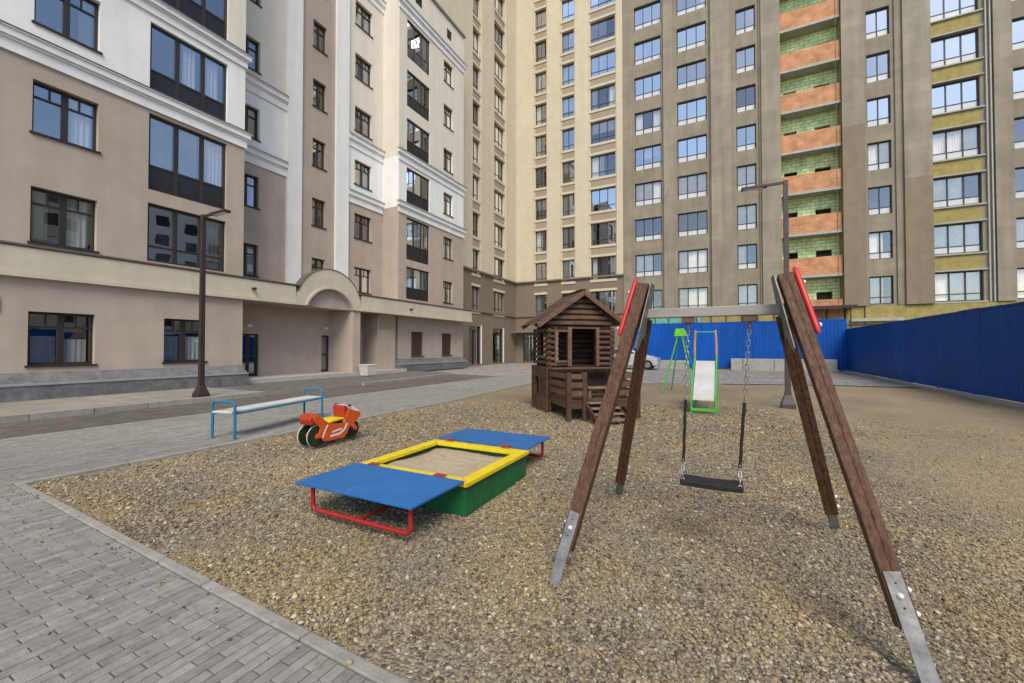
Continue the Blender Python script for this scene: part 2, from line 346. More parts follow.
# -- front section
zA = [(1.02, 2.5), (4.4, 5.93), (7.42, 8.88), (10.46, 12.0), (13.55, 15.05), (16.6, 18.1), (19.7, 21.2)]
zB = [(4.36, 6.28), (6.72, 9.25), (10.0, 12.3), (13.13, 15.6), (16.2, 18.7), (19.3, 21.8)]
opsA = [(4.05, 5.4, a, b) for a, b in zA] + [(.2, 1.55, a, b) for a, b in zA] + [(7.12, 8.38, 1.02, 2.5)] + [(6.63, 9.03, a, b) for a, b in zB] + [(-3.3, -.9, a, b) for a, b in zB] 
mb = MB(); wall_grid(mb, PA, -9, 9.68, 0, TOP, opsA, .2, zc=(9.62, 12.8), color=lambda u, z: 0 if z < 9.62 else (1 if z < 12.8 else 2)); mb.build('wall', wm, LB)
for k, (a, b) in enumerate(zA):
    for u in (4.05, .2):
        cur = [[(.08, .45, 0, .55), (.55, .92, 0, .5)], [(.55, .92, .0, 1), (.1, .3, .1, 1)], [(.52, .95, 0, 1)], [(.7, .95, 0, 1)]][min(k, 3)]
        window(LB, PA, u, u + 1.35, a, b, dframe, glA, trans=(.72,), split=((0, .72), (1, .72)), sillm=dframe, cur=cur, t2=.14)
window(LB, PA, 7.12, 8.38, 1.02, 2.5, dframe, glA, trans=(.72,), split=((0, .72), (1, .72)), sillm=dframe, cur=[(.08, .45, 0, .6), (.55, .92, 0, .6)], t2=.14)
for k, (a, b) in enumerate(zB):
    for u in (6.63, -3.3):
        lo = 0 if k == 0 else .33
        cur = {0: [(.72, .95, .2, 1)], 1: [(.03, .3, .35, 1), (.36, .63, .35, 1), (.7, .97, .35, 1)], 2: [(.42, .6, 0, 1), (.72, .9, 0, 1)]}.get(k, [(.1, .25, .3, 1)])
        window(LB, PA, u, u + 2.4, a, b, dframe, glA, mull=(.34, .67), low=lo or .27, lowm=dpanel if lo else None, cur=cur, t=.08, t2=.13, rec=.1, proud=.03)
# -- entrance recess wall above the band
zR = [(4.72 + 3.1 * k, 6.15 + 3.1 * k) for k in range(6)]
cols = [(10.55, 11.48), (14.22, 15.02), (16.95, 18.22)]
opsR = [(a, b, c, d) for a, b in cols for c, d in zR]
mb = MB(); wall_grid(mb, PR, 9.6, 19.2, 4.2, TOP, opsR, .2, zc=(10.1, 13.2), uc=(12.79, 16.43), color=lambda u, z: 0 if (z < 10.1 or 12.79 < u < 16.43) else (1 if z < 13.2 else 2)); mb.build('wall', wm, LB)
for ci, (a, b) in enumerate(cols):
    for (c, d) in zR:
        window(LB, PR, a, b, c, d, dframe, glA, trans=(.7,), split=((0, .7), (1, .7)) if ci == 2 else (), sillm=dframe, cur=rand_cur(.7), t2=.09)
mb = MB()
for a, b in ((12.79, 13.54), (15.59, 16.43)): mb = MB(); mb.boxP(PR, a, b, 4.28, TOP, 0, .14); mb.build('pilaster', white, LB)
# -- bay section and its return
zE = [(4.55, 6.55), (7.0, 9.63), (10.55, 12.75), (13.75, 15.85), (16.6, 18.9), (19.7, 22.1)]
zF = [(4.7 + 3.14 * k, 6.22 + 3.14 * k) for k in range(6)]
opsE = [(19.85, 22.1, a, b) for a, b in zE] + [(23.65, 24.75, a, b) for a, b in zF] + [(20.34, 21.49, 1.0, 2.53), (23.51, 24.64, 1.0, 2.53), (20.6, 21.3, 23.7, 24.4), (24.0, 24.6, 23.7, 24.4)]
mb = MB(); wall_grid(mb, PE, 19.15, 26.15, 0, TOP, opsE, .2, zc=(10.1, 13.2, 22.9), color=lambda u, z: 0 if z < 10.1 else (1 if z < 13.2 else 2))
mb.build('wall', wm, LB)
for a, b in zE: window(LB, PE, 19.85, 22.1, a, b, dframe, glA, mull=(.34, .67), low=.36, lowm=dpanel, cur=rand_cur(.5), t=.08, rec=.08)
for a, b in zF: window(LB, PE, 23.65, 24.75, a, b, dframe, glA, trans=(.7,), split=((0, .7), (1, .7)), sillm=dframe, cur=rand_cur(.6), t2=.1)
for u in (20.34, 23.51):
    f = MB()
    for i in range(19): f.boxP(PE, u + .04, u + 1.1, 1.04 + i * .077, 1.10 + i * .077, -.12, -.07)
    f.boxP(PE, u, u + 1.15, 1.0, 2.53, -.2, -.13); f.boxP(PE, u - .05, u + 1.2, .94, .998, -.02, .06); f.build('shutter', shutter, LB)
for u in (20.6, 24.0):
    f = MB()
    for i in range(9): f.boxP(PE, u, u + .7, 23.71 + i * .077, 23.75 + i * .077, -.14, -.04)
    f.build('vent_grille', dframe, LB)
# dark rooms behind the glass and the body of the block
mb = MB(); mb.box(A - 14, A - 1.3, -9, 9.6, .05, TOP - .05); mb.box(RC - 12, RC - 1.3, 9.6, 19.2, 4.3, TOP - .05); mb.box(EB - 13, EB - 1.31, 19.2, 26.1, .05, TOP - .05); mb.build('interior', inter, LB)
# cornices
def cornice(P, u0, u1, zb, zt, out, m, ends=(0, 0)):
    c = MB(); h = zt - zb
    for (q0, q1, o) in ((0, .5, .3), (.5, .62, .5), (.62, .93, .8), (.93, 1, 1.)):
        c.boxP(P, u0 - ends[0] * out * o, u1 + ends[1] * out * o, zb + h * q0, zb + h * q1 - .002, .002, out * o)
    co_ = c.build('cornice', m, LB)
    c = MB(); c.boxP(P, u0 - ends[0] * out, u1 + ends[1] * out, zt, zt + .025, .002, out + .02); c.build('flashing', mat('flashing', (.13, .1, .085), .5), co_)
for zb, zt in ((9.36, 9.96), (12.55, 13.05), (22.3, 22.95)): cornice(PA, -9, 9.68, zb, zt, .2, white, (0, 1))
for zb, zt in ((9.75, 10.4), (12.95, 13.6), (22.3, 22.95)):
    cornice(PE, 19.15, 26.15, zb, zt, .2, white, (1, 1))
    cornice(PR, 16.44, 19.14, zb, zt, .19, white); 
    if zb < 20: cornice(PR, 9.7, 12.78, zb, zt, .19, white)
c = MB(); c.boxP(PE, 19.0, 26.25, TOP - .12, TOP + .06, -.4, .1); c.boxP(PA, -9, 9.8, TOP - .12, TOP + .06, -.4, .1); c.build('parapet_cap', mat('parapet_metal', (.2, .17, .15), .5), LB)
p = MB(); p.tube([(EB - .2, 25.4, TOP), (EB - .2, 25.4, TOP + .45), (EB - .2, 25.75, TOP + .45), (EB - .2, 25.75, TOP)], .03, 8); p.tube([(EB - .25, 19.3, TOP + .35), (EB - .25, 25.4, TOP + .35)], .02, 8); p.build('roof_rail', dframe, LB, smooth=True)
# the band over the ground floor, with its arch
bd = MB(); zb, zt = 3.4, 4.28; c0 = 13.72
def bandpiece(u0, u1, m=0):
    bd.boxP(PA, u0, u1, zb + .12, zt - .07, -.3, .1); bd.boxP(PA, u0, u1, zb, zb + .118, -.3, .16)
bandpiece(-9, c0 - 1.84); bandpiece(c0 + 1.84, 26.1)
N = 28
outer = [(c0 - 1.84, 3.4)] + [(c0 + 1.84 * math.cos(math.pi - math.pi * i / N), 3.4 + 1.84 * math.sin(math.pi * i / N)) for i in range(N + 1)]
ai = math.asin(.5 / 1.4)
inner = [(c0 + 1.4 * math.cos(ai + (math.pi - 2 * ai) * i / N), 2.9 + 1.4 * math.sin(ai + (math.pi - 2 * ai) * i / N)) for i in range(N + 1)]
def ring(o, i, n0, n1):
    for k in range(len(o) - 1):
        bd.add([PA(*o[k], n0), PA(*o[k + 1], n0), PA(*i[k + 1], n0), PA(*i[k], n0), PA(*o[k], n1), PA(*o[k + 1], n1), PA(*i[k + 1], n1), PA(*i[k], n1)],
               [(0, 1, 2, 3), (4, 7, 6, 5), (0, 4, 5, 1), (3, 2, 6, 7)])
outer = outer[1:]; inn = inner[::-1]
ring(outer, inn, -.3, .1)
rin = [(c0 + (u - c0) * 1.07, 2.9 + (z - 2.9) * 1.07) for u, z in inn]; ring(rin, inn, .1, .16)
bd.build('band', bandc, LB)
ty = MB(); ty.prism(inn, lambda u, z: PA(u, z, -.12), lambda u, z: PA(u, z, -.28)); ty.build('arch_infill', taupe, LB)
cap = MB(); cap.boxP(PA, -9, c0 - 1.62, zt - .045, zt + .012, -.3, .14); cap.boxP(PA, c0 + 1.62, 26.1, zt - .045, zt + .012, -.7, .14)
for k in range(3, N - 3):
    (u0, z0), (u1, z1) = outer[k], outer[k + 1]; e = 1.014
    f = lambda u, z, s: (c0 + (u - c0) * s, 3.4 + (z - 3.4) * s)
    q = [f(u0, z0, 1.001), f(u1, z1, 1.001), f(u1, z1, e), f(u0, z0, e)]
    cap.add([PA(*a, -.3) for a in q] + [PA(*a, .13) for a in q], [(0, 1, 2, 3), (4, 7, 6, 5), (0, 4, 5, 1), (1, 5, 6, 2), (2, 6, 7, 3), (3, 7, 4, 0)])
cap.build('band_flashing', mat('flashing', (.13, .1, .085), .5), LB)
# portico: soffit, back wall, fin, pilaster
pt = MB(); pt.box(-19.2, A - .31, 9.6, 19.2, 3.42, 4.22); pt.build('portico_roof', taupe, LB)
PG = frameX(-18.4)
dops = [(10.5, 11.3, .27, 2.12), (14.52, 15.03, .27, 2.15)]
mb = MB(); wall_grid(mb, PG, 9.6, 19.16, .1, 3.42, dops + [(15.75, 16.5, .27, 2.4)], .2, caps=False)
mb.box(-18.395, A + .03, 15.08, 15.56, .1, 3.4); mb.box(-18.395, -17.3, 17.3, 18.7, .1, 3.41)
mb.build('entrance_wall', taupe, LB)
mb = MB(); mb.box(-20, -19.6, 9.6, 19.2, .1, 3.4); mb.build('lobby', inter, LB)
def door(a, b, c, d, P):
    f = MB(); t = .07
    f.boxP(P, a, a + t, c, d, -.2, -.1); f.boxP(P, b - t, b, c, d, -.2, -.1); f.boxP(P, a + t, b - t, d - t, d, -.2, -.102); f.boxP(P, a + t, b - t, c, c + .12, -.2, -.102); f.boxP(P, a + t, b - t, c + .85, c + .93, -.19, -.11)
    if b - a > .7: f.boxP(P, (a + b) / 2 - .05, (a + b) / 2 + .05, c + .12, d - t, -.198, -.104)
    o = f.build('door', dframe, LB); g = MB(); g.boxP(P, a + t, b - t, c + .1, d - t, -.16, -.15); g.build('pane', glA, o)
    h = MB(); h.tube([P(b - .15, c + .8, -.08), P(b - .15, c + 1.1, -.08)], .012, 8); h.build('handle', galv, o)
for a, b, c, d in dops: door(a, b, c, d, PG)
door(15.75, 16.5, .27, 2.4, PG)
for (u, z) in ((10.85, 2.42), (14.75, 2.45)):
    l = MB(); l.boxP(PG, u - .12, u + .12, z, z + .12, .002, .12); l.build('door_lamp', lightm, LB, bevel=.03)
for (u, z) in ((10.0, 3.85), (19.3, 3.8)):
    l = MB(); l.boxP(PA, u - .05, u + .05, z - .05, z + .05, .102, .3); l.build('camera_bracket', dframe, LB, bevel=.02)
for (P, u0, u1, z0, z1) in ((frameX(-17.3), 17.45, 18.55, 2.55, 3.25), (PG, 16.6, 17.25, 2.55, 3.25), (PA, 2.4, 3.55, 2.45, 2.85)):
    l = MB()
    for i in range(int((z1 - z0) / .06)): l.boxP(P, u0, u1, z0 + i * .06, z0 + i * .06 + .035, .004, .03)
    l.boxP(P, u0, u1, z0, z1, .002, .012); l.build('vent_grille', ventm, LB)
# granite plinth
pl = MB()
def plinth(u0, u1, X):
    prof = [(X + .45, .05), (X + .45, .5), (X + .002, .83), (X + .002, .05)]
    pl.prism(prof, lambda x, z: (x, u0, z), lambda x, z: (x, u1, z), 0)
    n = max(1, round((u1 - u0) / .95))
    for i in range(n): pl.box(X + .38, X + .475, u0 + (u1 - u0) * i / n + .004, u0 + (u1 - u0) * (i + 1) / n - .004, .502, .56, 1)
plinth(-9, 9.66, A); plinth(18.75, 26.1, EB); pl.build('plinth', [granite, stone_cap], LB)

# ------------------------------------------------------------------ cream tower wing
CT = thing('apartment_tower', 'tall cream apartment tower with tan panels between its windows and a dark brown base', 'building', (-19, 38, 0), world=True)
X0 = -19.0; Y0 = 38.0; TT = 46.0
PS, PF = frameX(X0), frameY(Y0)
rows = [(4.7 + 3.195 * k, 6.76 + 3.195 * k) for k in range(12)]
sc = [(29.7, 30.9), (33.4, 35.45)]; fc = [(-16.82, -15.62), (-13.97, -12.74), (-11.13, -8.8)]
shops = [(29.2, 31.1, .1, 3.35), (33.25, 35.2, .1, 3.3)]
def ccol(cs):
    def f(u, z):
        if z < 8.15: return 1
        if any(a - .01 < u < b + .01 for a, b in cs): return 2
        return 0
    return f
mb = MB()
wall_grid(mb, PS, 24.5, 38, 0, TT, [(a, b, c, d) for a, b in sc for c, d in rows] + shops, .25, zc=(8.15,), color=ccol(sc))
wall_grid(mb, PF, -19, -8.1, 0, TT, [(a, b, c, d) for a, b in fc for c, d in rows] + [(-18.2, -16.7, .1, 2.8)], .25, zc=(8.15,), color=ccol(fc)); mb.build('wall', [tcream, tbrown, ttan], CT)
def zones(cs, u0, u1):
    e = [u0] + [q for a, b in cs for q in (a - .12, b + .12)] + [u1]
    return list(zip(e[::2], e[1::2]))
for a, b in zones(sc, 24.5, 37.87): q = MB(); q.boxP(PS, a, b, 8.2, TT, .002, .13); q.build('pier', tcream, CT)
for a, b in zones(fc, -18.87, -8.1): q = MB(); q.boxP(PF, a, b, 8.2, TT, .002, .13); q.build('pier', tcream, CT)
q = MB()
for z0, z1, o in ((4.62, 4.8, .14), (8.05, 8.19, .2)):
    q.boxP(PS, 24.5, 37.8, z0, z1, .002, o); q.boxP(PF, -18.8, -8.1, z0, z1, .002, o)
q.build('string_course', tbrown, CT)
for P, cs in ((PS, sc), (PF, fc)):
    for a, b in cs:
        w = b - a
        for k, (c, d) in enumerate(rows):
            mull = (.333, .667) if w > 2.1 else ((.5,) if w < 2 else (.33, .67))
            fo = window(CT, P, a, b, c, d, tframe, random.choice((glB, glW, glB, glC)) if P is PF else random.choice((glC, glC, glB)), mull=mull, low=.24, lowm=None, rec=.2, cur=rand_cur(.55), t=.06)
            l = MB(); l.boxP(P, a - .1, b + .1, d + .02, d + .24, .002, .05); l.build('lintel', tcream, fo); l = MB(); l.boxP(P, a - .1, b + .1, c - .26, c - .02, .002, .06); l.build('sill', tcream, fo)
for P, (a, b, c, d) in [(PS, s) for s in shops] + [(PF, (-18.2, -16.7, .1, 2.8))]:
    f = MB(); f.boxP(P, a, a + .07, c, d, -.3, -.1); f.boxP(P, b - .07, b, c, d, -.3, -.1); f.boxP(P, a + .07, b - .07, d - .4, d - .33, -.3, -.1); f.boxP(P, (a + b) / 2 - .03, (a + b) / 2 + .03, c, d - .4, -.28, -.12)
    o = f.build('shop_door', dframe, CT); g = MB(); g.boxP(P, a + .07, b - .07, c, d, -.22, -.2); g.build('pane', glA, o)
    f = MB(); f.boxP(P, b, b + .16, .1, d + .1, .002, .05); f.build('jamb', white, o)
q = MB(); q.boxP(PF, -18.9, -16.3, 3.0, 3.14, .01, 1.3); q.build('door_canopy', tbrown, CT)
mb = MB(); mb.box(-30, X0 - 1.3, 24.6, 50, .05, TT - .1); mb.box(X0 - 1.2, -8.2, Y0 + 1.3, 50, .05, TT - .1); mb.build('interior', intert, CT)

# ------------------------------------------------------------------ grey tower under construction
GT = thing('unfinished_tower', 'tall grey plastered tower still under construction with orange brick balconies', 'building', (6, 38, 0), world=True)
bays = [(-7.08, -4.8, 3), (-3.5, -1.2, 3), (.96, 2.34, 2), (9.22, 10.54, 2), (12.64, 15.02, 3), (16.5, 18.8, 3)]
rowg = [(4.6 + 3.19 * k, 6.58 + 3.2 * k) for k in range(12)]
ops = [(a, b, c, d) for a, b, _ in bays for c, d in rowg] + [(3.97, 7.75, 4.75, TT)]
def gcol(u, z):
    if 12.7 < u < 15.1 and z > 7: return 3
    return 0
mb = MB(); wall_grid(mb, PF, -8.1, 26, 0, TT, ops, .25, color=gcol); mb.build('wall', [tgrey, tgrey2, tpatch, yellowm], GT)
for (a, b, o, m) in ((-8.08, -7.25, .1, tgrey), (-4.6, -3.8, .22, tgrey2), (-3.8, -3.56, .1, tgrey), (-1.0, -.88, .1, tgrey), (-.88, .6, .26, tgrey2), (.6, .92, .1, tgrey), (2.55, 2.7, .1, tgrey), (2.7, 3.97, .26, tgrey2), (7.75, 9.03, .26, tgrey2), (9.03, 9.2, .1, tgrey), (10.75, 11.15, .1, tgrey), (11.15, 12.6, .26, tgrey2), (15.6, 16.45, .2, tgrey2), (19.1, 20.6, .26, tgrey2)):
    q = MB(); split = 13.2 if a == 11.15 else (17.6 if a == 7.75 else None)
    if split: q.boxP(PF, a, b, 4.5, split, .002, o, 1); q.boxP(PF, a, b, split, TT, .002, o, 0)
    else: q.boxP(PF, a, b, 4.5, TT, .002, o, 0)
    q.build('pier', [m, tpatch], GT)
kk = 0
for a, b, n in bays:
    for k, (c, d) in enumerate(rowg):
        kk += 1; many = kk > 72
        mull = (.333, .667) if n == 3 else (.5,)
        lowm = lowpan if k > 0 else None
        window(GT, PF, a, b, c, d, tframe, random.choice((glB, glW, glW, glB, glW, glC)) if k > 3 else glC, mull=mull, low=.25, lowm=lowm, rec=.18, cur=[(.03, random.choice((.97, .97, .64)), 0, 1)] if (k < 4 and random.random() < .65) else rand_cur(.22), curm=warmrefl if k < 4 else None, t=.075, sillm=None)  # low rows: warm blinds stand in for the mirrored sunlit facade
# balconies
for k in range(13): q = MB(); q.box(3.99, 7.73, Y0 - .05, Y0 + 1.1, 3.6 + 3.195 * k, 3.78 + 3.195 * k); q.build('balcony_slab', slabm, GT)
def brickmat(name, c1, c2, mort, sc, bw, rh, ms):
    m = bpy.data.materials.new(name); m.use_nodes = True; nt = m.node_tree; L = nt.links.new; b = nt.nodes['Principled BSDF']; b.inputs['Roughness'].default_value = .9
    tc = _n(nt, 'ShaderNodeTexCoord'); sx = _n(nt, 'ShaderNodeSeparateXYZ'); cx = _n(nt, 'ShaderNodeCombineXYZ'); L(tc.outputs['Object'], sx.inputs[0]); L(sx.outputs['X'], cx.inputs['X']); L(sx.outputs['Z'], cx.inputs['Y'])
    br = _n(nt, 'ShaderNodeTexBrick'); br.inputs['Color1'].default_value = (*c1, 1); br.inputs['Color2'].default_value = (*c2, 1); br.inputs['Mortar'].default_value = (*mort, 1); br.inputs['Scale'].default_value = sc
    br.inputs['Brick Width'].default_value = bw; br.inputs['Row Height'].default_value = rh; br.inputs['Mortar Size'].default_value = ms; br.inputs['Bias'].default_value = -.1; L(cx.outputs[0], br.inputs['Vector'])
    ns = _n(nt, 'ShaderNodeTexNoise'); ns.inputs['Scale'].default_value = 1.5; ns.inputs['Detail'].default_value = 8; L(tc.outputs['Object'], ns.inputs['Vector'])
    r = _n(nt, 'ShaderNodeMapRange'); r.inputs['From Min'].default_value = .3; r.inputs['From Max'].default_value = .7; r.inputs['To Min'].default_value = .7; r.inputs['To Max'].default_value = 1.25; L(ns.outputs['Fac'], r.inputs['Value'])
    h = _n(nt, 'ShaderNodeMix', data_type='RGBA', blend_type='MULTIPLY'); h.inputs['Factor'].default_value = 1; L(br.outputs['Color'], h.inputs['A']); L(r.outputs['Result'], h.inputs['B']); L(h.outputs['Result'], b.inputs['Base Color'])
    return m
ob = brickmat('orange_brickwork', (.55, .23, .095), (.46, .18, .07), (.52, .33, .2), 1, .4, .12, .02)
gb = brickmat('pale_green_blockwork', (.78, .93, .5), (.66, .82, .42), (.45, .54, .27), 1, .6, .25, .03)
for k in range(13):
    q = MB(); z = 3.78 + 3.195 * k; q.box(4.0, 7.72, Y0 - .03, Y0 + .1, z, z + 1.32); q.build('balcony_parapet', ob, GT)
rw = MB(); o2 = []
PB = frameY(Y0 + 1.05)
for k in range(13):
    z = 3.78 + 3.195 * k
    o2 += [(4.3, 5.15, z + 1.36, z + 2.0), (6.3, 7.3, z + 1.36, z + 2.0)]
wall_grid(rw, PB, 3.9, 7.8, 3.5, TT, o2, .3, caps=False); rw.build('balcony_rear_wall', gb, GT)
rw = MB(); rw.quad((7.74, Y0, 3.5), (7.74, Y0 + 1.1, 3.5), (7.74, Y0 + 1.1, TT), (7.74, Y0, TT)); rw.quad((3.98, Y0, 3.5), (3.98, Y0 + 1.1, 3.5), (3.98, Y0 + 1.1, TT), (3.98, Y0, TT)); rw.build('balcony_side_wall', yellowm, GT)
for px in (7.45,): q = MB(); q.tube([(px, Y0 - .06, 4), (px, Y0 - .06, TT)], .015, 6); q.build('hoist_cable', galv, GT)
# yellow wool spandrels framed in the wide bay, base band, scaffold canopy
q = MB()
for k in range(12):
    c, d = rowg[k]
    q.boxP(PF, 12.6, 15.2, d + .02, d + .1, .002, .12); q.boxP(PF, 12.6, 15.2, c - .12, c - .03, .002, .12)
q.boxP(PF, 15.25, 15.32, 4.5, TT, .002, .14); q.boxP(PF, 15.45, 15.52, 4.5, TT, .002, .14); q.build('facade_rail', slabm, GT)
q = MB()
q.boxP(PF, -7.6, -1.7, 3.5, 4.5, .002, .08, 1); q.boxP(PF, -1.68, 3.9, 3.2, 4.46, .002, .07, 0); q.boxP(PF, 7.8, 26, 3.2, 4.46, .002, .1, 0)
for i in range(16): q.boxP(PF, -7.6 + i * 1.1, -7.55 + i * 1.1, 3.2, 4.5, .1, .16, 2)
q.build('base_insulation', [yellowm, tealm, tframe], GT)
q = MB(); q.boxP(PF, 8.1, 11.0, 3.4, 3.62, .12, .3); q.build('base_beam', slabm, GT)
q = MB(); q.box(4.2, 8.2, 36.4, 37.9, 4.42, 4.5); q.box(4.2, 8.1, 36.3, 36.4, 4.3, 4.42)
for x in (4.6, 6.2, 7.8): q.box(x, x + .06, 36.5, 36.56, 0, 4.45)
q.build('scaffold_canopy', dframe, GT)
mb = MB(); mb.box(-8, 26, Y0 + 2.0, 50, .05, TT - .1); mb.build('interior', intert, GT)

# ------------------------------------------------------------------ block on the far side of the street (mirrored in the panes)
OBK = thing('apartment_house', 'plain cream apartment block across the yard, mirrored in the windows of the taupe building', 'building', (46, 20, 0), world=True)
mb = MB(); PO = lambda u, z, n: (46 - n, u, z)
oo = [(u, u + 1.8, 2.2 + 3.1 * k, 3.9 + 3.1 * k) for u in np.arange(-3, 62, 3.6).tolist() for k in range(8)]
wall_grid(mb, PO, -6, 64, 0, 27, oo, .3, zc=(6, ), color=lambda u, z: 1 if (z < 6 or int((u + 6) / 9) % 2) else 0); mb.build('wall', [white, tcream], OBK)
for u, u1_, z, z1_ in oo:
    q = MB(); q.boxP(PO, u + .05, u1_ - .05, z + .05, z1_ - .05, -.2, -.15); q.build('window', random.choice((lowpan, carg, intert)), OBK)
mb = MB(); mb.box(46.5, 58, -5.9, 63.9, .05, 26.9); mb.build('interior', inter, OBK)

# ------------------------------------------------------------------ ground
g = MB(); g.quad((-300, -300, -.08), (300, -300, -.08), (300, 300, -.08), (-300, 300, -.08)); struct('ground', g, earth)
def kx(y): return -6.93 - .07 * max(0, y - 9.5)
def yl(x): return 1.64 - .035 * (x + 7)
g = MB(); g.add([(-14, -30, -.012), (-10.6, -30, -.012), (-10.6, 12.5, -.012), (-10.85, 19.5, -.012), (-14.2, 19.9, -.012), (-14, 12, -.012)], [(0, 1, 2, 3, 4, 5)]); struct('road', g, asphalt)
g = MB(); g.quad((-10.6, -30, -.009), (14, -30, -.009), (14, yl(14), -.009), (-10.6, yl(-10.6), -.009)); g.add([(-10.55, yl(-10.55) + .001, -.009), (-6.99, yl(-6.99) + .001, -.009), (kx(9.5) - .06, 9.5, -.009), (kx(19.6) - .05, 19.6, -.009), (-10.7, 19.6, -.009)], [(0, 1, 2, 3, 4)]); struct('paving_bed', g, jointm)
# single pavers, long side along Y
def pavers(name, inside, x0, x1, y0, y1, W=.064, Lg=.21, gap=.0065, ch=.003):
    V = []; F = []
    nx = int((x1 - x0) / W)
    for i in range(nx):
        xa = x0 + i * W; off = (i % 2) * Lg / 2 + rng.uniform(-.012, .012)
        yt = y1 if y1 else (yl(xa + W / 2) - .04 if xa > -7.03 else 1.6)
        ny = int((yt - y0) / Lg) + 3
        for j in range(ny):
            ya = y0 + j * Lg - off; yb = ya + Lg; yb = yt if yb > yt - .06 else yb; ya = max(ya, y0)
            if ya > yt - .06: break
            if yb - ya < .03: continue
            if not inside(xa + W / 2, (ya + yb) / 2): continue
            a, b, c, d = xa + gap / 2, xa + W - gap / 2, ya + gap / 2, yb - gap / 2
            z = rng.uniform(-.0012, .0012); t = rng.uniform(-.001, .001, 2); k = len(V)
            V += [(a, c, -.024), (b, c, -.024), (b, d, -.024), (a, d, -.024)]
            V += [(a, c, z - ch), (b, c, z - ch), (b, d, z - ch), (a, d, z - ch)]
            V += [(a + ch, c + ch, z + t[0]), (b - ch, c + ch, z + t[1]), (b - ch, d - ch, z - t[0]), (a + ch, d - ch, z - t[1])]
            for q in range(4):
                w = (q + 1) % 4; F += [(k + q, k + w, k + w + 4, k + q + 4), (k + q + 4, k + w + 4, k + w + 8, k + q + 8)]
            F.append((k + 8, k + 9, k + 10, k + 11))
    m = MB(); m.v = V; m.f = F; m.m = [0] * len(F); return struct(name, m, paverm)
pavers('paving', lambda x, y: True, -10.55, 4, -3, None)
pavers('footpath', lambda x, y: x < kx(y) - .09, -10.55, -6.9, 1.6, 19.6)
# kerbs
def kerb(pts, w, z0, z1, n, name='kerb'):
    m = MB()
    for (a, b) in zip(pts, pts[1:]):
        a = Vector((*a, 0)); b = Vector((*b, 0)); L = (b - a).length; k = max(1, round(L / n)); d = (b - a) / k
        for i in range(k):
            p = a + d * i; q = a + d * (i + 1); e = d.normalized() * .006
            zz = random.uniform(-.003, .003)
            m.beam((p + e) + Vector((0, 0, (z0 + z1) / 2 + zz)), (q - e) + Vector((0, 0, (z0 + z1) / 2 + zz)), w, z1 - z0)
    return struct(name, m, kerbm, bevel=.008, seg=2)
kerb([(-6.95, yl(-6.95)), (12, yl(12))], .07, -.2, .006, 1.0)
kerb([(-6.965, yl(-7) - .04), (-6.965, 9.5), (kx(18) - .035, 18)], .07, -.2, .006, 1.0)
kerb([(-13.0, -20), (-13.0, 8.2)], .15, -.2, .125, 1.0)
kerb([(-13.0, 12.2), (-13.6, 19.2)], .15, -.2, .1, 1.0)
kerb([(-10.57, -20), (-10.57, 12.4), (-10.8, 19.5)], .09, -.2, .004, 1.0)
g = MB(); g.quad((-18.4, -30, .11), (-13.07, -30, .11), (-13.07, 8.2, .11), (-18.4, 8.2, .11)); struct('sidewalk', g, sidem)
g = MB(); g.add([(-18.4, 8.2, .11), (-13.07, 8.2, .11), (-13.1, 8.22, -.008), (-13.1, 12.18, -.008), (-13.07, 12.2, .09), (-13.65, 19.2, .09), (-14.4, 20.2, .05), (-18.4, 20.2, .11)], [(0, 1, 2, 3, 4, 5, 6, 7)]); struct('driveway', g, asphalt2)
g = MB(); g.box(-18.42, -16.75, 9.7, 19.1, .0, .27); struct('entrance_deck', g, deckm, bevel=.01)
farpav = brickmat('far_paving', (.3, .29, .27), (.25, .24, .22), (.15, .14, .13), 1, .2, .1, .006)
nt = farpav.node_tree
for l in list(nt.links):
    if l.to_node.type == 'COMBXYZ' and l.to_socket.name == 'Y': nt.links.remove(l)
nt.links.new([n for n in nt.nodes if n.type == 'SEPXYZ'][0].outputs['Y'], [n for n in nt.nodes if n.type == 'COMBXYZ'][0].inputs['Y'])
g = MB(); g.add([(-19, 19.5, -.016), (-8.2, 19.5, -.016), (-8.05, 18.2, -.016), (-5.5, 22, -.016), (-4.2, 36, -.016), (-8, 37.9, -.016), (-19, 37.9, -.016)], [(0, 1, 2, 3, 4, 5, 6)]); struct('courtyard_paving', g, farpav)
g = MB(); g.add([(-8.4, 18.0, -.03), (-3, 18.6, -.03), (0, 19.9, -.03), (3.5, 21.2, -.03), (7, 21.5, -.03), (7, 38, -.03), (-8.4, 38, -.03)], [(0, 1, 2, 3, 4, 5, 6)]); o = struct('crushed_stone_ground', g, greygrav)

# gravel: one sheet with gentle humps, and single pebbles over the near part
def gh(x, y):
    return .018 * np.sin(x * 1.7 + .6 * np.sin(y * 1.3)) * np.sin(y * 1.15 + 1.1) + .01 * np.sin(x * 4.1 + y * 2.3) * np.sin(y * 3.7 - x * 1.1) - .034 - .035 * np.exp(-((x + .1) ** 2 / .2 + (y - 3.45) ** 2 / .12))
nx, ny = 160, 190
xs = np.linspace(-8.2, 16, nx); ys = np.linspace(1.25, 21.6, ny)
XX, YY = np.meshgrid(xs, ys); ZZ = gh(XX, YY)
edge = np.array([kx(y) for y in ys])[:, None]
XX = np.maximum(XX, edge)
ZZ = np.where((YY > 19.9 + .2 * XX) & (YY > 18), -.06, ZZ)
fade = np.clip(np.minimum(YY - (1.66 - .035 * (XX + 7)), XX - edge) / .5, 0, 1); ZZ = -.03 * (1 - fade) + ZZ * fade
m = MB(); m.v = list(zip(XX.ravel().tolist(), YY.ravel().tolist(), ZZ.ravel().tolist()))
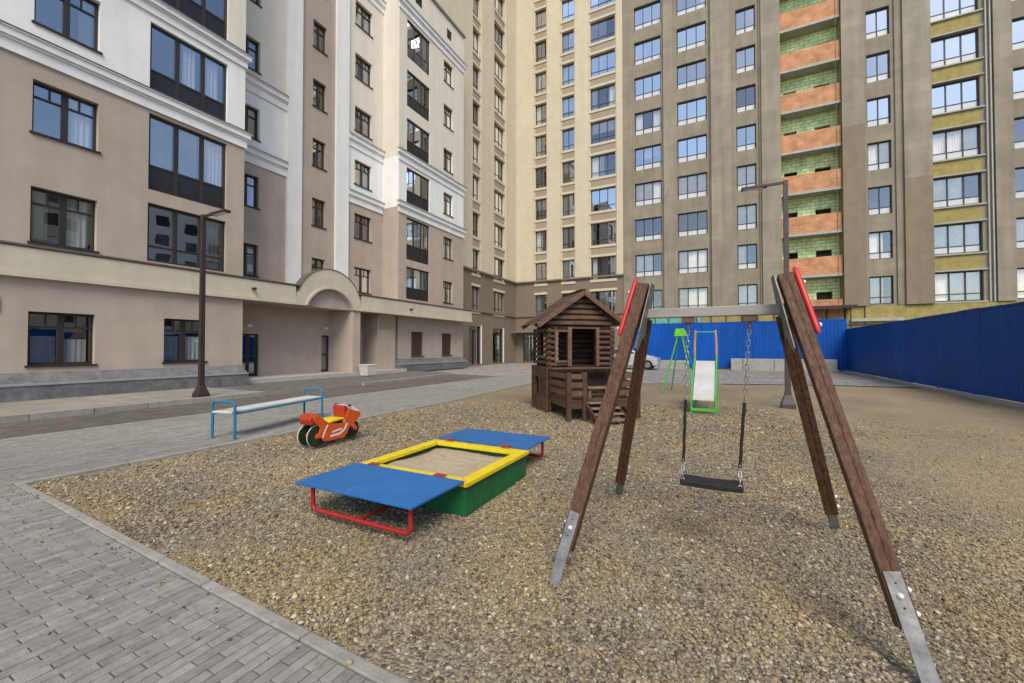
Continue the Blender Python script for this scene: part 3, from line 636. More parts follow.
m.f = [(j * nx + i, j * nx + i + 1, (j + 1) * nx + i + 1, (j + 1) * nx + i) for j in range(ny - 1) for i in range(nx - 1)]; m.m = [0] * len(m.f)
struct('gravel_bed', m, gravsheet, smooth=True)
def ico(sub):
    bm = bmesh.new(); bmesh.ops.create_icosphere(bm, subdivisions=sub, radius=1); bm.verts.ensure_lookup_table()
    v = np.array([q.co[:] for q in bm.verts]); f = np.array([[q.index for q in t.verts] for t in bm.faces]); bm.free(); return v, f
def pebbles(n, dmin, dmax, size, sub):
    # random points in the yard, kept by distance from where one stands
    v, f = ico(sub)
    P = np.empty((0, 2))
    rad = np.sqrt(rng.uniform(dmin ** 2, dmax ** 2, n * 5)); th = R(27.1) + rng.uniform(-R(66), R(66), n * 5); x = -rad * np.sin(th); y = rad * np.cos(th)
    d = np.hypot(x, y); ang = np.arctan2(-x, y) - R(27.1)
    k = (d >= dmin) & (d < dmax) & (np.abs(ang) < R(66)) & (x < 6.8) & (y > 1.695 - .035 * (x + 7)) & (y < 13) & (x > -6.905 - .07 * np.clip(y - 9.5, 0, 99))
    k &= ~((x > -3.45) & (x < -2.12) & (y > 3.25) & (y < 4.53))
    x, y = x[k][:n], y[k][:n]; n = len(x)
    fine = np.clip((x - .6 + .9 * np.sin(y * 1.1)) / 2.2, 0, 1)
    s = size * np.exp(rng.normal(0, .38, n)) * (1 - .5 * fine)
    s = np.clip(s, size * .4, size * 2.1)
    sc = np.stack([s * rng.uniform(.8, 1.3, n), s * rng.uniform(.7, 1.1, n), s * rng.uniform(.45, .8, n)], 1)
    jit = 1 + rng.normal(0, .12 if sub > 1 else .2, (n, len(v)))
    vv = v[None] * jit[:, :, None] * sc[:, None, :]
    a = rng.uniform(0, 2 * np.pi, n); t = rng.normal(0, .35, n)
    c, si = np.cos(t)[:, None], np.sin(t)[:, None]; vv = np.stack([vv[..., 0], vv[..., 1] * c - vv[..., 2] * si, vv[..., 1] * si + vv[..., 2] * c], -1)
    c, si = np.cos(a)[:, None], np.sin(a)[:, None]; vv = np.stack([vv[..., 0] * c - vv[..., 1] * si, vv[..., 0] * si + vv[..., 1] * c, vv[..., 2]], -1)
    z = gh(x, y) + s * rng.uniform(-.15, .75, n)
    z = np.where(y < 1.9 - .035 * (x + 7), np.minimum(z, -.02), z)
    vv += np.stack([x, y, z], 1)[:, None, :]
    ff = f[None] + (np.arange(n) * len(v))[:, None, None]
    return vv.reshape(-1, 3), ff.reshape(-1, 3)
def strays(n):
    v, f = ico(1); x = rng.uniform(-7, 3, n); y = yl(x) - .02 - rng.exponential(.16, n); s_ = .007 * np.exp(rng.normal(0, .35, n))
    k = np.hypot(x, y) < 7.5; x, y, s_ = x[k], y[k], s_[k]; n = len(x)
    vv = v[None] * (1 + rng.normal(0, .2, (n, len(v))))[:, :, None] * (s_[:, None] * np.array([1.1, .9, .65])[None])[:, None, :]
    vv += np.stack([x, y, .004 + s_ * .4], 1)[:, None, :]
    return vv.reshape(-1, 3), (f[None] + (np.arange(n) * len(v))[:, None, None]).reshape(-1, 3)
parts = [pebbles(17500, 1.0, 2.7, .0076, 2), pebbles(47000, 2.7, 4.3, .0079, 1), pebbles(92000, 4.3, 7.0, .009, 1), pebbles(70000, 7.0, 12, .0125, 1), strays(260)]
off = 0; VV = []; FF = []
for v, f in parts: VV.append(v); FF.append(f + off); off += len(v)
VV = np.concatenate(VV).astype(np.float32); FF = np.concatenate(FF).astype(np.int32)
me = bpy.data.meshes.new('gravel'); me.vertices.add(len(VV)); me.vertices.foreach_set('co', VV.ravel()); me.loops.add(FF.size); me.loops.foreach_set('vertex_index', FF.ravel())
me.polygons.add(len(FF)); me.polygons.foreach_set('loop_start', np.arange(0, FF.size, 3, dtype=np.int32)); me.polygons.foreach_set('loop_total', np.full(len(FF), 3, np.int32)); me.polygons.foreach_set('use_smooth', np.arange(len(FF)) < len(parts[0][1])); me.update(calc_edges=True)
me.materials.append(gravm); o = bpy.data.objects.new('gravel', me); COL.objects.link(o); o['kind'] = 'stuff'

# ------------------------------------------------------------------ swing frame
SW = thing('swing_set', 'dark brown wooden A-frame swing with red trim, steel feet and a pale crossbar', 'swing frame', (-.09, 3.455, 0), world=True)
ay = 3.455
for sx, fx, ax in ((-1, -.99, -.57), (1, .81, .37)):
    for fy in (2.58, 4.33):
        front = fy < ay
        foot = Vector((fx, fy, -.02)); apex = Vector((ax, ay + (-.045 if front else .06), 2.0 if front else 1.72))
        d = (apex - foot).normalized(); side = Vector((1, 0, 0)); side = (side - d * side.dot(d)).normalized(); nrm = side.cross(d)
        w0 = foot + d * .2; l = MB()
        # two planks with a groove between them
        for k in (-1, 1): l.beam(w0 + side * k * .0245, apex + side * k * .0245, .042, .078, up=nrm)
        l.beam(w0 + d * .01, apex - d * .01, .02, .07, up=nrm)
        lg = l.build('leg', wood, SW, bevel=.006, seg=3)
        b = MB(); outn = -nrm if (nrm.y > 0) == front else nrm
        s0 = foot + outn * .046; e0 = foot + d * .44 + outn * .046
        b.beam(s0 - d * .02, e0, .072, .008, up=nrm)
        b.build('foot_plate', galv, lg, bevel=.002)
        b = MB()
        for q, lr in ((.335, 0),):
            b = MB(); c = foot + d * q + outn * .05 + side * lr * .3
            b.tube([c, c + outn * .008, c + outn * .016], [.015, .013, .005], 12); b.build('bolt_cap', whitecap, lg, smooth=True)
        b = MB()
        for q in (.285, .39): c = foot + d * q + outn * .0495; b.tube([c, c + outn * .002], .005, 8)
        b.build('bolt_hole', rubber, lg)
        for q in (.26, .36):
            b = MB(); c = foot + d * q + side * sx * .05; b.tube([c, c + side * sx * .008, c + side * sx * .016], [.014, .012, .005], 12); b.build('bolt_cap', whitecap, lg, smooth=True)
        if front:
            b = MB(); c0_, c1_ = foot + d * 1.76 + side * sx * .072, apex + d * .05 + side * sx * .072
            pts = [c0_ + (c1_ - c0_) * t for t in (0, .03, .1, .9, .97, 1)]
            b.tube(pts, [.007, .015, .019, .019, .015, .007], 12); b.build('edge_trim', redp, lg, smooth=True)
            for q in (.12, .75):
                b = MB(); c = c0_ + (c1_ - c0_) * q + side * sx * .02; b.tube([c, c + side * sx * .012], [.016, .01], 10); b.build('bolt_cap', whitecap, lg, smooth=True)
    # galvanised plate joining the legs, following both of them
    p = MB(); xp = ax - sx * .075
    poly = [(ay - .15, 2.0), (ay + .02, 2.0), (ay + .13, 1.72), (ay + .2, 1.55), (ay + .12, 1.53), (ay, 1.6), (ay - .16, 1.47), (ay - .26, 1.5)]
    p.prism(poly, lambda y, z: (xp + sx * (2.0 - z) * .2 , y, z), lambda y, z: (xp + sx * (2.0 - z) * .2 + sx * .008, y, z))
    p.build('apex_plate', galv, SW, bevel=.002)
cb = MB(); cb.box(-.6, .4, ay - .04, ay + .04, 1.735, 1.808); cb.build('crossbar', barm, SW, bevel=.006)
for x in (-.31 + .06, .16):
    h = MB(); h.box(x - .045, x + .045, ay - .03, ay + .03, 1.69, 1.734); h.tube([(x, ay, 1.68), (x, ay, 1.64)], .014, 10); h.build('hanger', mat('rusty_bracket', (.16, .085, .05), .6, metal=.3), SW, bevel=.004)
SE = thing('hanging_swing', 'black rubber swing seat hanging on two chains from the crossbar', 'swing seat', (-.1, ay, .42), world=True)
s = MB(); N = 12
for i in range(N):
    a, b = -.31 + .42 * i / N, -.31 + .42 * (i + 1) / N
    f = lambda x: .475 - .007 * (1 - ((x + .1) / .21) ** 2)
    s.add([(a, ay - .09, f(a)), (b, ay - .09, f(b)), (b, ay + .09, f(b)), (a, ay + .09, f(a)), (a, ay - .09, f(a) + .04), (b, ay - .09, f(b) + .04), (b, ay + .09, f(b) + .04), (a, ay + .09, f(a) + .04)],
          [(0, 3, 2, 1), (4, 5, 6, 7), (0, 1, 5, 4), (2, 3, 7, 6)] + ([(0, 4, 7, 3)] if i == 0 else []) + ([(1, 2, 6, 5)] if i == N - 1 else []))
s.build('seat', rubber, SE, bevel=.008)
def links(m, a, b, w, t):
    a = Vector(a); b = Vector(b); d = (b - a); n = int(d.length / (w * 1.35)); d2 = d.normalized(); x = d2.cross(Vector((0, 1, 0))).normalized(); y = d2.cross(x)
    for i in range(n + 1):
        c = a + d * (i / n); k = x if i % 2 else y; h = w * .5
        pts = []
        for j in range(12):
            an = 2 * math.pi * j / 12; pts.append(c + k * math.cos(an) * w * .36 + d2 * (math.sin(an) * w * .45 + math.copysign(w * .42, math.sin(an)) * (abs(math.sin(an)) > .01)))
        m.tube(pts, t, 6, closed=True)
for x0, x1 in ((-.25, -.29), (.16, .09)):
    top = Vector((x0, ay, 1.66)); bot = Vector((x1, ay, .63)); mid = top + (bot - top) * .54
    c = MB(); links(c, top, mid, .03, .0036); ch = c.build('chain', chainm, SE, smooth=True)
    b = MB(); L = 9
    pts = [mid + (bot - mid) * (i / L) + Vector((.002 * math.sin(i * 2), 0, 0)) for i in range(L + 1)]
    b.tube(pts, [.0105 + .0015 * (i % 2) for i in range(L + 1)], 10); b.build('rubber_sleeve', rubber, ch, smooth=True)
    c = MB()
    for dy in (-.07, .07): links(c, bot, (x1 + (.0), ay + dy, .5), .028, .0034)
    c.build('seat_chain', chainm, ch, smooth=True)

# ------------------------------------------------------------------ sandbox
SB = thing('sandbox', 'green sandbox with yellow rim and two blue lids folded open on red stands', 'sandbox', (-2.8, 3.9, 0), world=True)
x0, x1, y0, y1 = -3.5, -2.1, 3.2, 4.56
b = MB()
for q in ((x0 + .03, x1 - .03, y0 + .03, y0 + .06), (x0 + .03, x1 - .03, y1 - .06, y1 - .03), (x0 + .03, x0 + .06, y0 + .062, y1 - .062), (x1 - .06, x1 - .03, y0 + .062, y1 - .062)): b.box(*q, -.05, .222)
b.build('box_side', greenp, SB, bevel=.004)
w = .13
for poly in ([(x0, y0), (x1, y0), (x1 - w, y0 + w), (x0 + w, y0 + w)], [(x1, y0), (x1, y1), (x1 - w, y1 - w), (x1 - w, y0 + w)], [(x1, y1), (x0, y1), (x0 + w, y1 - w), (x1 - w, y1 - w)], [(x0, y1), (x0, y0), (x0 + w, y0 + w), (x0 + w, y1 - w)]):
    r = MB(); cx = sum(p[0] for p in poly) / 4; cy = sum(p[1] for p in poly) / 4
    poly = [(px + (cx - px) * .004, py + (cy - py) * .004) for px, py in poly]
    r.prism(poly, lambda x, y: (x, y, .225), lambda x, y: (x, y, .268)); r.build('rim_board', yellp, SB, bevel=.006)
nx = 24; s = MB(); vs = []
for j in range(nx + 1):
    for i in range(nx + 1):
        u, v = i / nx, j / nx; vs.append((x0 + .065 + u * 1.27, y0 + .065 + v * 1.23, .175 + .025 * math.sin(u * 7 + v * 3) * math.sin(v * 6) + random.uniform(-.006, .006)))
s.add(vs, [(j * (nx + 1) + i, j * (nx + 1) + i + 1, (j + 1) * (nx + 1) + i + 1, (j + 1) * (nx + 1) + i) for j in range(nx) for i in range(nx)]); s.build('sand', sandm, SB, smooth=True)
for (ya, yb, out, lab) in ((2.47, 3.19, -1, 0), (4.57, 5.29, 1, 1)):
    l = MB(); l.box(x0 + .03, x1 - .02, ya, yb, .272, .292); lid = l.build('lid', bluep, SB, bevel=.004)
    yo = ya + .09 if out < 0 else yb - .09
    t = MB(); xa, xb = x0 + .16, x1 - .1; zt = .27; rr = .05
    pts = [(xa, yo, zt), (xa, yo, .09)] + [(xa + rr - rr * math.cos(R(a)), yo, .04 + rr - rr * math.sin(R(a))) for a in (20, 45, 70, 90)] + [(xb - rr + rr * math.sin(R(a)), yo, .04 + rr - rr * math.cos(R(a))) for a in (0, 20, 45, 70)] + [(xb, yo, .09), (xb, yo, zt)]
    t.tube(pts, .019, 10); yi = yo + out * -.5
    t.tube([((xa + xb) / 2, yo, .04), ((xa + xb) / 2, yi, .05)], .016, 8)
    t.build('lid_stand', redt, lid, smooth=True)
    h = MB(); ye = y0 if out < 0 else y1
    for x in (x0 + .28, x1 - .28):
        h = MB(); h.box(x - .09, x + .03, ye - .02, ye + .05, .2925, .302) if out < 0 else h.box(x - .09, x + .03, ye - .05, ye + .02, .2925, .302)
        h.build('hinge', redt, lid, bevel=.003)

# ------------------------------------------------------------------ bench
BN = thing('park_bench', 'backless bench with a pale plank seat and blue tube end frames', 'bench', (-7.37, 3.96, 0), R(15.3))
s = MB(); s.box(-.19, .19, -.04, 2.24, .425, .46); s.build('seat', seatw, BN, bevel=.008)
for y in (0, 2.2):
    t = MB(); rr = .07
    pts = [(-.22, y, -.05), (-.22, y, .53)] + [(-.22 + rr - rr * math.cos(R(a)), y, .54 + rr * math.sin(R(a))) for a in (15, 35, 60, 85)] + [(.22 - rr + rr * math.cos(R(a)), y, .54 + rr * math.sin(R(a))) for a in (85, 60, 35, 15)] + [(.22, y, .53), (.22, y, -.05)]
    t.tube(pts, .022, 10); t.build('end_frame', bluet, BN, smooth=True)
t = MB()
for x in (-.2, .2): t.tube([(x, 0, .415), (x, 2.2, .415)], .017, 8)
t.build('seat_rail', bluet, BN, smooth=True)

# ------------------------------------------------------------------ motorbike spring rider
MO = thing('spring_rider', 'orange motorbike-shaped children\'s rocker with a yellow seat and dark wheels', 'spring rider', (-5.6, 4.27, 0), R(90)); MO.scale = (.94, .94, .95)
out = [(-.085, .43), (-.11, .49), (-.06, .525), (.03, .505), (.1, .43), (.195, .36), (.34, .325), (.5, .315), (.53, .385), (.56, .48), (.6, .53), (.705, .5), (.83, .465), (.86, .42), (.85, .37), (.78, .33), (.72, .28), (.79, .19), (.77, .15), (.73, .16), (.63, .25), (.6, .2), (.56, .12), (.5, .075), (.2, .065), (.08, .09), (.05, .15), (.0, .145), (-.03, .175), (.0, .21), (.03, .3)]
far = [(-.2, .44), (-.19, .52), (-.12, .55), (-.03, .53)] + out[3:-1] + [(0, .32), (-.1, .36)]
b = MB(); b.prism(out, lambda x, z: (x, -.16, z), lambda x, z: (x, -.14, z)); b.build('side_panel', orangep, MO, bevel=.006)
b = MB(); b.prism(out, lambda x, z: (x - .0, .14, z), lambda x, z: (x, .16, z)); b.build('side_panel', orangep, MO, bevel=.006)
b = MB(); b.prism([(-.1, .36), (-.13, .45), (-.1, .52), (-.02, .54), (.04, .5), (.02, .42), (-.03, .36)], lambda x, z: (x - .02, -.135, z), lambda x, z: (x - .02, .135, z)); b.build('tail_block', orangered, MO, bevel=.02)
b = MB(); b.prism([(.15, .36), (.28, .395), (.42, .405), (.52, .4), (.53, .37), (.17, .34)], lambda x, z: (x, -.135, z), lambda x, z: (x, .135, z)); b.build('seat', yellp, MO, bevel=.012)
b = MB(); b.prism([(.53, .36), (.5, .59), (.53, .61), (.6, .57), (.62, .4)], lambda x, z: (x, -.135, z), lambda x, z: (x, .135, z)); b.build('windshield', orangered, MO, bevel=.012)
b = MB(); b.prism([(.6, .54), (.58, .6), (.66, .6), (.82, .5), (.86, .46), (.8, .46)], lambda x, z: (x, -.135, z), lambda x, z: (x, .135, z)); b.build('front_cowl', whitep, MO, bevel=.01)
b = MB(); b.prism([(.84, .36), (.88, .38), (.9, .44), (.86, .47), (.84, .46)], lambda x, z: (x, -.07, z), lambda x, z: (x, .07, z)); b.build('headlight', yellp, MO, bevel=.012)
b = MB(); b.tube([(.6, -.2, .6), (.62, 0, .585), (.6, .2, .6)], .016, 10); b.build('handlebar', mat('blue_grip', (.03, .05, .25), .4), MO, smooth=True)
b = MB()
for (pts, hw) in (([(.25, .2), (.38, .22), (.45, .225)], .013), ([(.22, .14), (.4, .15), (.5, .2), (.56, .3)], .016), ([(.07, .14), (.13, .28), (.17, .33)], .012)):
    for (a, c) in zip(pts, pts[1:]): b.beam((a[0], -.1625, a[1]), (c[0], -.1625, c[1]), hw * 2, .003, up=(0, 1, 0))
b.build('stripe', whitep, MO)
for (cx, cz, r, ys, hub) in ((.0, .175, .17, (-.11, .11), orangep), (.77, .165, .15, (0., ), bluep)):
    for y in ys:
        hwid = .012 if len(ys) > 1 else .05
        b = MB(); b.prism([(cx + r * math.cos(R(a)), cz + r * math.sin(R(a))) for a in range(0, 360, 12)], lambda x, z: (x, y - hwid, z), lambda x, z: (x, y + hwid, z)); wh = b.build('wheel', mat('dark_green_wheel', (.018, .03, .016), .5), MO, bevel=.004)
        b = MB(); b.tube([(cx + r * math.cos(R(a)), y + hwid, cz + r * math.sin(R(a))) for a in range(0, 360, 12)], .006, 6, closed=True); b.build('rim', whitep, wh, smooth=True)
        b = MB(); b.tube([(cx, y - hwid - .012, cz), (cx, y + hwid + .012, cz)], .045, 14); b.build('hub', hub, wh)
b = MB(); b.tube([(.36 + .06 * math.cos(t * .7), .06 * math.sin(t * .7), .01 + t * .0022) for t in range(48)], .011, 8); b.build('spring', redt, MO, smooth=True)
b = MB(); b.box(.22, .5, -.12, .12, -.04, .008); b.build('base_plate', galv, MO, bevel=.004)

# ------------------------------------------------------------------ playhouse
PH = thing('playhouse', 'dark brown log playhouse with a gabled plank roof, small porch and steps', 'playhouse', (-3.72, 9.19, 0), R(42))
Wd, Dp, ze, zr = 1.65, .98, 2.05, 2.86; ov = .34
def logs(fn, u0, u1, z0, z1, holes=(), h=.088, gap=.044, m=0, mb=None):
    mb = mb or MB(); z = z0
    while z + h * .6 <= z1 + .001:
        segs = [(u0, u1)]
        for (a, b, c, d) in holes:
            if c < z + h * .5 < d: segs = [q for s_ in segs for q in ((s_[0], min(s_[1], a)), (max(s_[0], b), s_[1])) if q[1] - q[0] > .02]
        for a, b in segs: fn(mb, a, b, z, min(z + h, z1))
        z += h + gap
    return mb
fy = lambda y: (lambda mb, a, b, c, d: mb.tube([(a, y, (c + d) / 2), (b, y, (c + d) / 2)], (d - c) / 2, 8))
fx_ = lambda x: (lambda mb, a, b, c, d: mb.tube([(x, a, (c + d) / 2), (x, b, (c + d) / 2)], (d - c) / 2, 8))
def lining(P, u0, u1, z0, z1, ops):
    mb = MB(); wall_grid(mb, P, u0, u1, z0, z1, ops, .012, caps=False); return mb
h1 = [(.16, .46, 1.2, 1.9), (.56, 1.2, 1.08, 1.98)]
for q in ((-.06, .88), (.88, Wd + .06)): logs(fy(0), *q, 1.06, 2.02, h1).build('front_wall', hwood, PH, smooth=True)
logs(fy(Dp), -.06, Wd + .06, .45, 2.02, [(.2, .62, 1.1, 1.95)]).build('rear_wall', hwood, PH, smooth=True)
logs(fx_(0), -.06, Dp + .06, 1.1, 2.02, [(.3, .65, 1.3, 1.85)]).build('side_wall', hwood, PH, smooth=True)
logs(fx_(Wd), -.06, Dp + .06, .45, 2.02, [(.3, .65, 1.3, 1.85)]).build('side_wall', hwood, PH, smooth=True)
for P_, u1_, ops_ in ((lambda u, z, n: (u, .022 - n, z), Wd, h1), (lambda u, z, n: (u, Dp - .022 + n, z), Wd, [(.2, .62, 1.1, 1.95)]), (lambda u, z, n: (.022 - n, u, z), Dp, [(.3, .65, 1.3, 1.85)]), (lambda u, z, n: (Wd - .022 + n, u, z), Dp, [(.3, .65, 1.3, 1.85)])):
    lining(P_, .02, u1_ - .02, .42, 2.04, ops_).build('shade_lining', hdark, PH)  # dark sheet added behind the logs so their gaps look shaded
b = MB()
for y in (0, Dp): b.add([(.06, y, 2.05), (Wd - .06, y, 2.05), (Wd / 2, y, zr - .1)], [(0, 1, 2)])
b.build('gable_shade_lining', hdark, PH)
b = MB()
for y in (0, Dp):
    z = 2.06
    while z < zr - .16:
        q = (z - ze) / (zr - ze); hw = (Wd / 2 + .1) * (1 - q * .92) - .06
        b.box(Wd / 2 - hw, Wd / 2 + hw, y - .03, y + .03, z, z + .085); z += .135
b.build('gable', hwood2, PH, bevel=.012)
b = MB()
for (a, c) in ((.13, .16), (.46, .56), (1.2, 1.28)): b.box(a, c, -.075, -.02, 1.06, 2.0)
for (a, c, z0, z1) in ((.16, .46, 1.15, 1.2), (.16, .46, 1.88, 1.93), (.56, 1.2, 1.96, 2.0)): b.box(a, c, -.07, -.025, z0, z1)
b.build('window_trim', hwood2, PH, bevel=.006)
sl = math.hypot(Wd / 2 + ov, zr - ze)
b = MB()
for s_ in (-1, 1):
    n = 11
    for i in range(n):
        t0, t1 = i / n, (i + .96) / n
        f = lambda t, up: (Wd / 2 + s_ * (Wd / 2 + ov) * t, zr - (zr - ze) * t + up)
        (xa, za), (xb, zb_) = f(t0, 0), f(t1, .012)
        b.add([(xa, -.19, za), (xb, -.19, zb_), (xb, Dp + .12, zb_), (xa, Dp + .12, za), (xa, -.19, za + .022), (xb, -.19, zb_ + .022), (xb, Dp + .12, zb_ + .022), (xa, Dp + .12, za + .022)], [(0, 1, 2, 3), (4, 7, 6, 5), (0, 4, 5, 1), (1, 5, 6, 2), (2, 6, 7, 3), (3, 7, 4, 0)])
rf = b.build('roof', hwood, PH)
b = MB()
for y in (-.21, Dp + .14):
    for s_ in (-1, 1): b = MB(); b.beam((Wd / 2 - s_ * .0, y, zr - .035), (Wd / 2 + s_ * (Wd / 2 + ov), y, ze - .035), .035, .11, up=(0, 0, 1)); b.build('barge_board', hwood2, rf, bevel=.006)
b = MB(); b.box(Wd / 2 - .05, Wd / 2 + .05, -.23, Dp + .15, zr + .02, zr + .05); b.build('ridge_cap', hwood, rf, bevel=.006)
b = MB(); wall_grid(b, lambda u, z, n: (-.06 + n, u, z), -.08, Dp + .06, -.05, 1.06, [(.34, .66, .38, .8)], .04, caps=False); wall_grid(b, lambda u, z, n: (-.1 + n, u, z), -.08, Dp + .06, -.05, 1.06, [(.34, .66, .38, .8)], .04, caps=False)
b.box(-.1, -.06, -.1, -.08, -.05, 1.06); b.build('base_panel', hwood, PH)
b = MB(); 
for x in (.02, Wd - .02):
    for y in (.0, Dp): b = MB(); b.box(x - .045, x + .045, y - .045, y + .045, -.1, 1.06 if x < 1 else 2.0); b.build('corner_post', hwood, PH, bevel=.01)
b = MB()
for i in range(8): b.box(0, Wd, -1.2 + i * .15, -1.06 + i * .15, .36, .4)
for i in range(6): b.box(.05, Wd - .05, .02 + i * .155, .165 + i * .155, .36, .4)
b.box(0, Wd, -1.2, -1.16, .22, .355); b.box(0, .04, -1.15, 0, .22, .355); b.box(Wd - .04, Wd, -1.15, 0, .22, .355); b.build('porch_deck', hwood, PH, bevel=.006)
b = MB(); b.box(-.02, 1.5, -.3, -.085, 1.0, 1.04); b.build('counter', hwood2, PH, bevel=.008)
for (x, y, h) in ((0, -1.2, .98), (.36, -1.2, .98), (1.62, -1.2, .98), (1.62, -.6, .98)):
    b = MB(); b.box(x - .05, x + .05, y - .05, y + .05, -.1, h); b.build('porch_post', hwood, PH, bevel=.012)
b = MB()
for q in ((.051, .309, -1.22, -1.18), (-.02, .02, -1.149, -.11), (1.6, 1.64, -1.149, -.11), (1.08, 1.57, -1.22, -1.18)):
    for z in (.48, .66, .84): b = MB(); b.box(*q, z, z + .11); b.build('porch_rail', hwood2, PH, bevel=.006)
b = MB(); b.box(.55, 1.1, -.99, -.72, .60, .64); b.box(.58, .64, -.95, -.76, .4, .6); b.box(1.01, 1.07, -.95, -.76, .4, .6); b.build('porch_seat', mat('worn_plank', (.2, .14, .105), .7, var=.2), PH, bevel=.006)
b = MB()
for k in range(4): b = MB(); b.box(.4, 1.04, -1.36 - k * .14, -1.2 - k * .14, .33 - k * .1, .36 - k * .1, 0); b.build('step', mat('step_plank', (.23, .16, .12), .7, var=.2), PH, bevel=.006)
for x in (.38, 1.06): b = MB(); b.beam((x, -1.2, .3), (x, -1.82, -.05), .04, .14); b.build('step_stringer', hwood, PH, bevel=.006)
b = MB()
for z in (.1, .25): b.box(.05, Wd - .05, -.05, -.02, z, z + .11)
b.build('skirt_board', hwood, PH)

# ------------------------------------------------------------------ slide
SL = thing('slide', 'small steel playground slide with green sides and a teal bar across its handrails', 'slide', (-.46, 10.66, 0), world=True)
xa, xb = -.72, -.2
def sz(t): return 1.16 - .98 * (t if t < .8 else .8 + (t - .8) * .45) + .012 * math.sin(t * 15)
N = 30; c = MB()
for i in range(N):
    a, b_ = i / N, (i + 1) / N; ya, yb = 12.1 - 1.48 * a, 12.1 - 1.48 * b_
    c.add([(xa + .03, ya, sz(a)), (xb - .03, ya, sz(a)), (xb - .03, yb, sz(b_)), (xa + .03, yb, sz(b_)), (xa + .03, ya, sz(a) - .012), (xb - .03, ya, sz(a) - .012), (xb - .03, yb, sz(b_) - .012), (xa + .03, yb, sz(b_) - .012)], [(0, 1, 2, 3), (4, 7, 6, 5), (3, 2, 6, 7), (0, 4, 5, 1)])
c.build('chute', steelm, SL, smooth=True)
for x in (xa, xb):
    s = MB()
    for i in range(N):
        a, b_ = i / N, (i + 1) / N; ya, yb = 12.1 - 1.48 * a, 12.1 - 1.48 * b_
        lo0, lo1 = sz(a) - .09, sz(b_) - .09
        s.add([(x + dx, y, z) for dx in (-.012, .012) for y, z in ((ya, lo0), (yb, lo1), (yb, lo1 + .16), (ya, lo0 + .16))], [(0, 1, 2, 3), (4, 7, 6, 5), (0, 4, 5, 1), (3, 2, 6, 7)] + ([(0, 3, 7, 4)] if i == 0 else []) + ([(1, 5, 6, 2)] if i == N - 1 else []))
    s.build('side_board', greent, SL)
    for pq in (((x, 10.66, -.05), (x, 10.66, .3)), ((x, 12.12, -.05), (x, 12.12, 1.3)), ((x, 12.15, 1.1), (x, 12.75, -.05))): l = MB(); l.tube(pq, .025, 8); l.build('leg', greent, SL, smooth=True)
    h = MB(); h.tube([(x, 12.12, 1.15), (x, 12.16, 1.6), (x + (.02 if x < -.4 else -.02), 12.16, 1.97)], .03, 8); h.build('handrail', railw, SL, smooth=True)
t = MB(); t.tube([(xa, 12.16, 1.92), (xb, 12.16, 1.92)], .02, 8); t.build('top_bar', tealt, SL, smooth=True)
t = MB()
for k in range(4): t.tube([(xa, 12.22 + .13 * k, .95 - .25 * k), (xb, 12.22 + .13 * k, .95 - .25 * k)], .016, 8)
t.build('rung', greent, SL, smooth=True)
t = MB(); t.box(xa, xb, 10.62, 10.65, .03, .1); t.build('end_board', greent, SL)

# ------------------------------------------------------------------ green A-frame
AF = thing('climbing_frame_stand', 'slim green tube A-frame with a lime head plate, standing behind the slide', 'swing frame', (-1.35, 15.4, 0), world=True)
for (fx, fy) in ((-1.92, 15.0), (-.92, 15.0), (-1.75, 16.2), (-.8, 16.2)):
    l = MB(); l.tube([(fx, fy, -.05), (-1.36 + (fx + 1.36) * .1, 15.3 + (.1 if fy > 15.5 else 0), 2.0)], .024, 8); l.build('leg', greent if fy < 15.5 else tealt, AF, smooth=True)
l = MB(); l.prism([(-1.5, 2.16), (-1.24, 2.16), (-1.12, 1.9), (-1.56, 1.9)], lambda x, z: (x, 15.24, z), lambda x, z: (x, 15.3, z)); l.build('head_plate', mat('lime_paint', (.16, .58, .03), .4), AF, bevel=.01)
l = MB(); l.tube([(-1.36, 15.25, 2.1), (-1.36, 15.8, 2.1)], .025, 8); l.build('top_tube', greent, AF, smooth=True)
l = MB(); l.tube([(-1.63, 15.0, 1.0), (-1.1, 15.0, 1.0)], .016, 8); l.build('cross_tube', greent, AF, smooth=True)

# ------------------------------------------------------------------ lamps
def lamp(name, label, base, h, arm, m):
    T = thing(name, label, 'street lamp', base, 0, 'street lamps in the yard')
    b = MB(); b.add([(sx * r, sy * r, z) for z, r in ((-.05, .155), (.1, .155), (.34, .072), (.42, .072)) for sx, sy in ((-1, -1), (1, -1), (1, 1), (-1, 1))],
          [(k * 4 + i, k * 4 + (i + 1) % 4, k * 4 + 4 + (i + 1) % 4, k * 4 + 4 + i) for k in range(3) for i in range(4)] + [(12, 13, 14, 15)]); b.build('base', m, T, bevel=.01)
    b = MB(); b.add([(sx * r, sy * r, z) for z, r in ((.421, .062), (h * .5, .056), (h, .052)) for sx, sy in ((-1, -1), (1, -1), (1, 1), (-1, 1))],
          [(k * 4 + i, k * 4 + (i + 1) % 4, k * 4 + 4 + (i + 1) % 4, k * 4 + 4 + i) for k in range(2) for i in range(4)] + [(8, 9, 10, 11)]); b.build('pole', m, T, bevel=.006)
    b = MB(); b.box(min(arm * .06, arm * .45), max(arm * .06, arm * .45), -.03, .03, h - .08, h - .02); b.build('arm', m, T)
    b = MB(); b.box(min(arm * .4, arm), max(arm * .4, arm), -.09, .09, h - .1, h - .03); hd = b.build('lamp_head', m, T, bevel=.012)
    b = MB(); b.box(min(arm * .5, arm * .95), max(arm * .5, arm * .95), -.065, .065, h - .108, h - .1005); b.build('diffuser', lightm, hd)
    return T
lamp('street_lamp', 'dark square street lamp on the sidewalk in front of the taupe building', (-13.22, 6.5, .1), 5.2, 1.2, lampm)
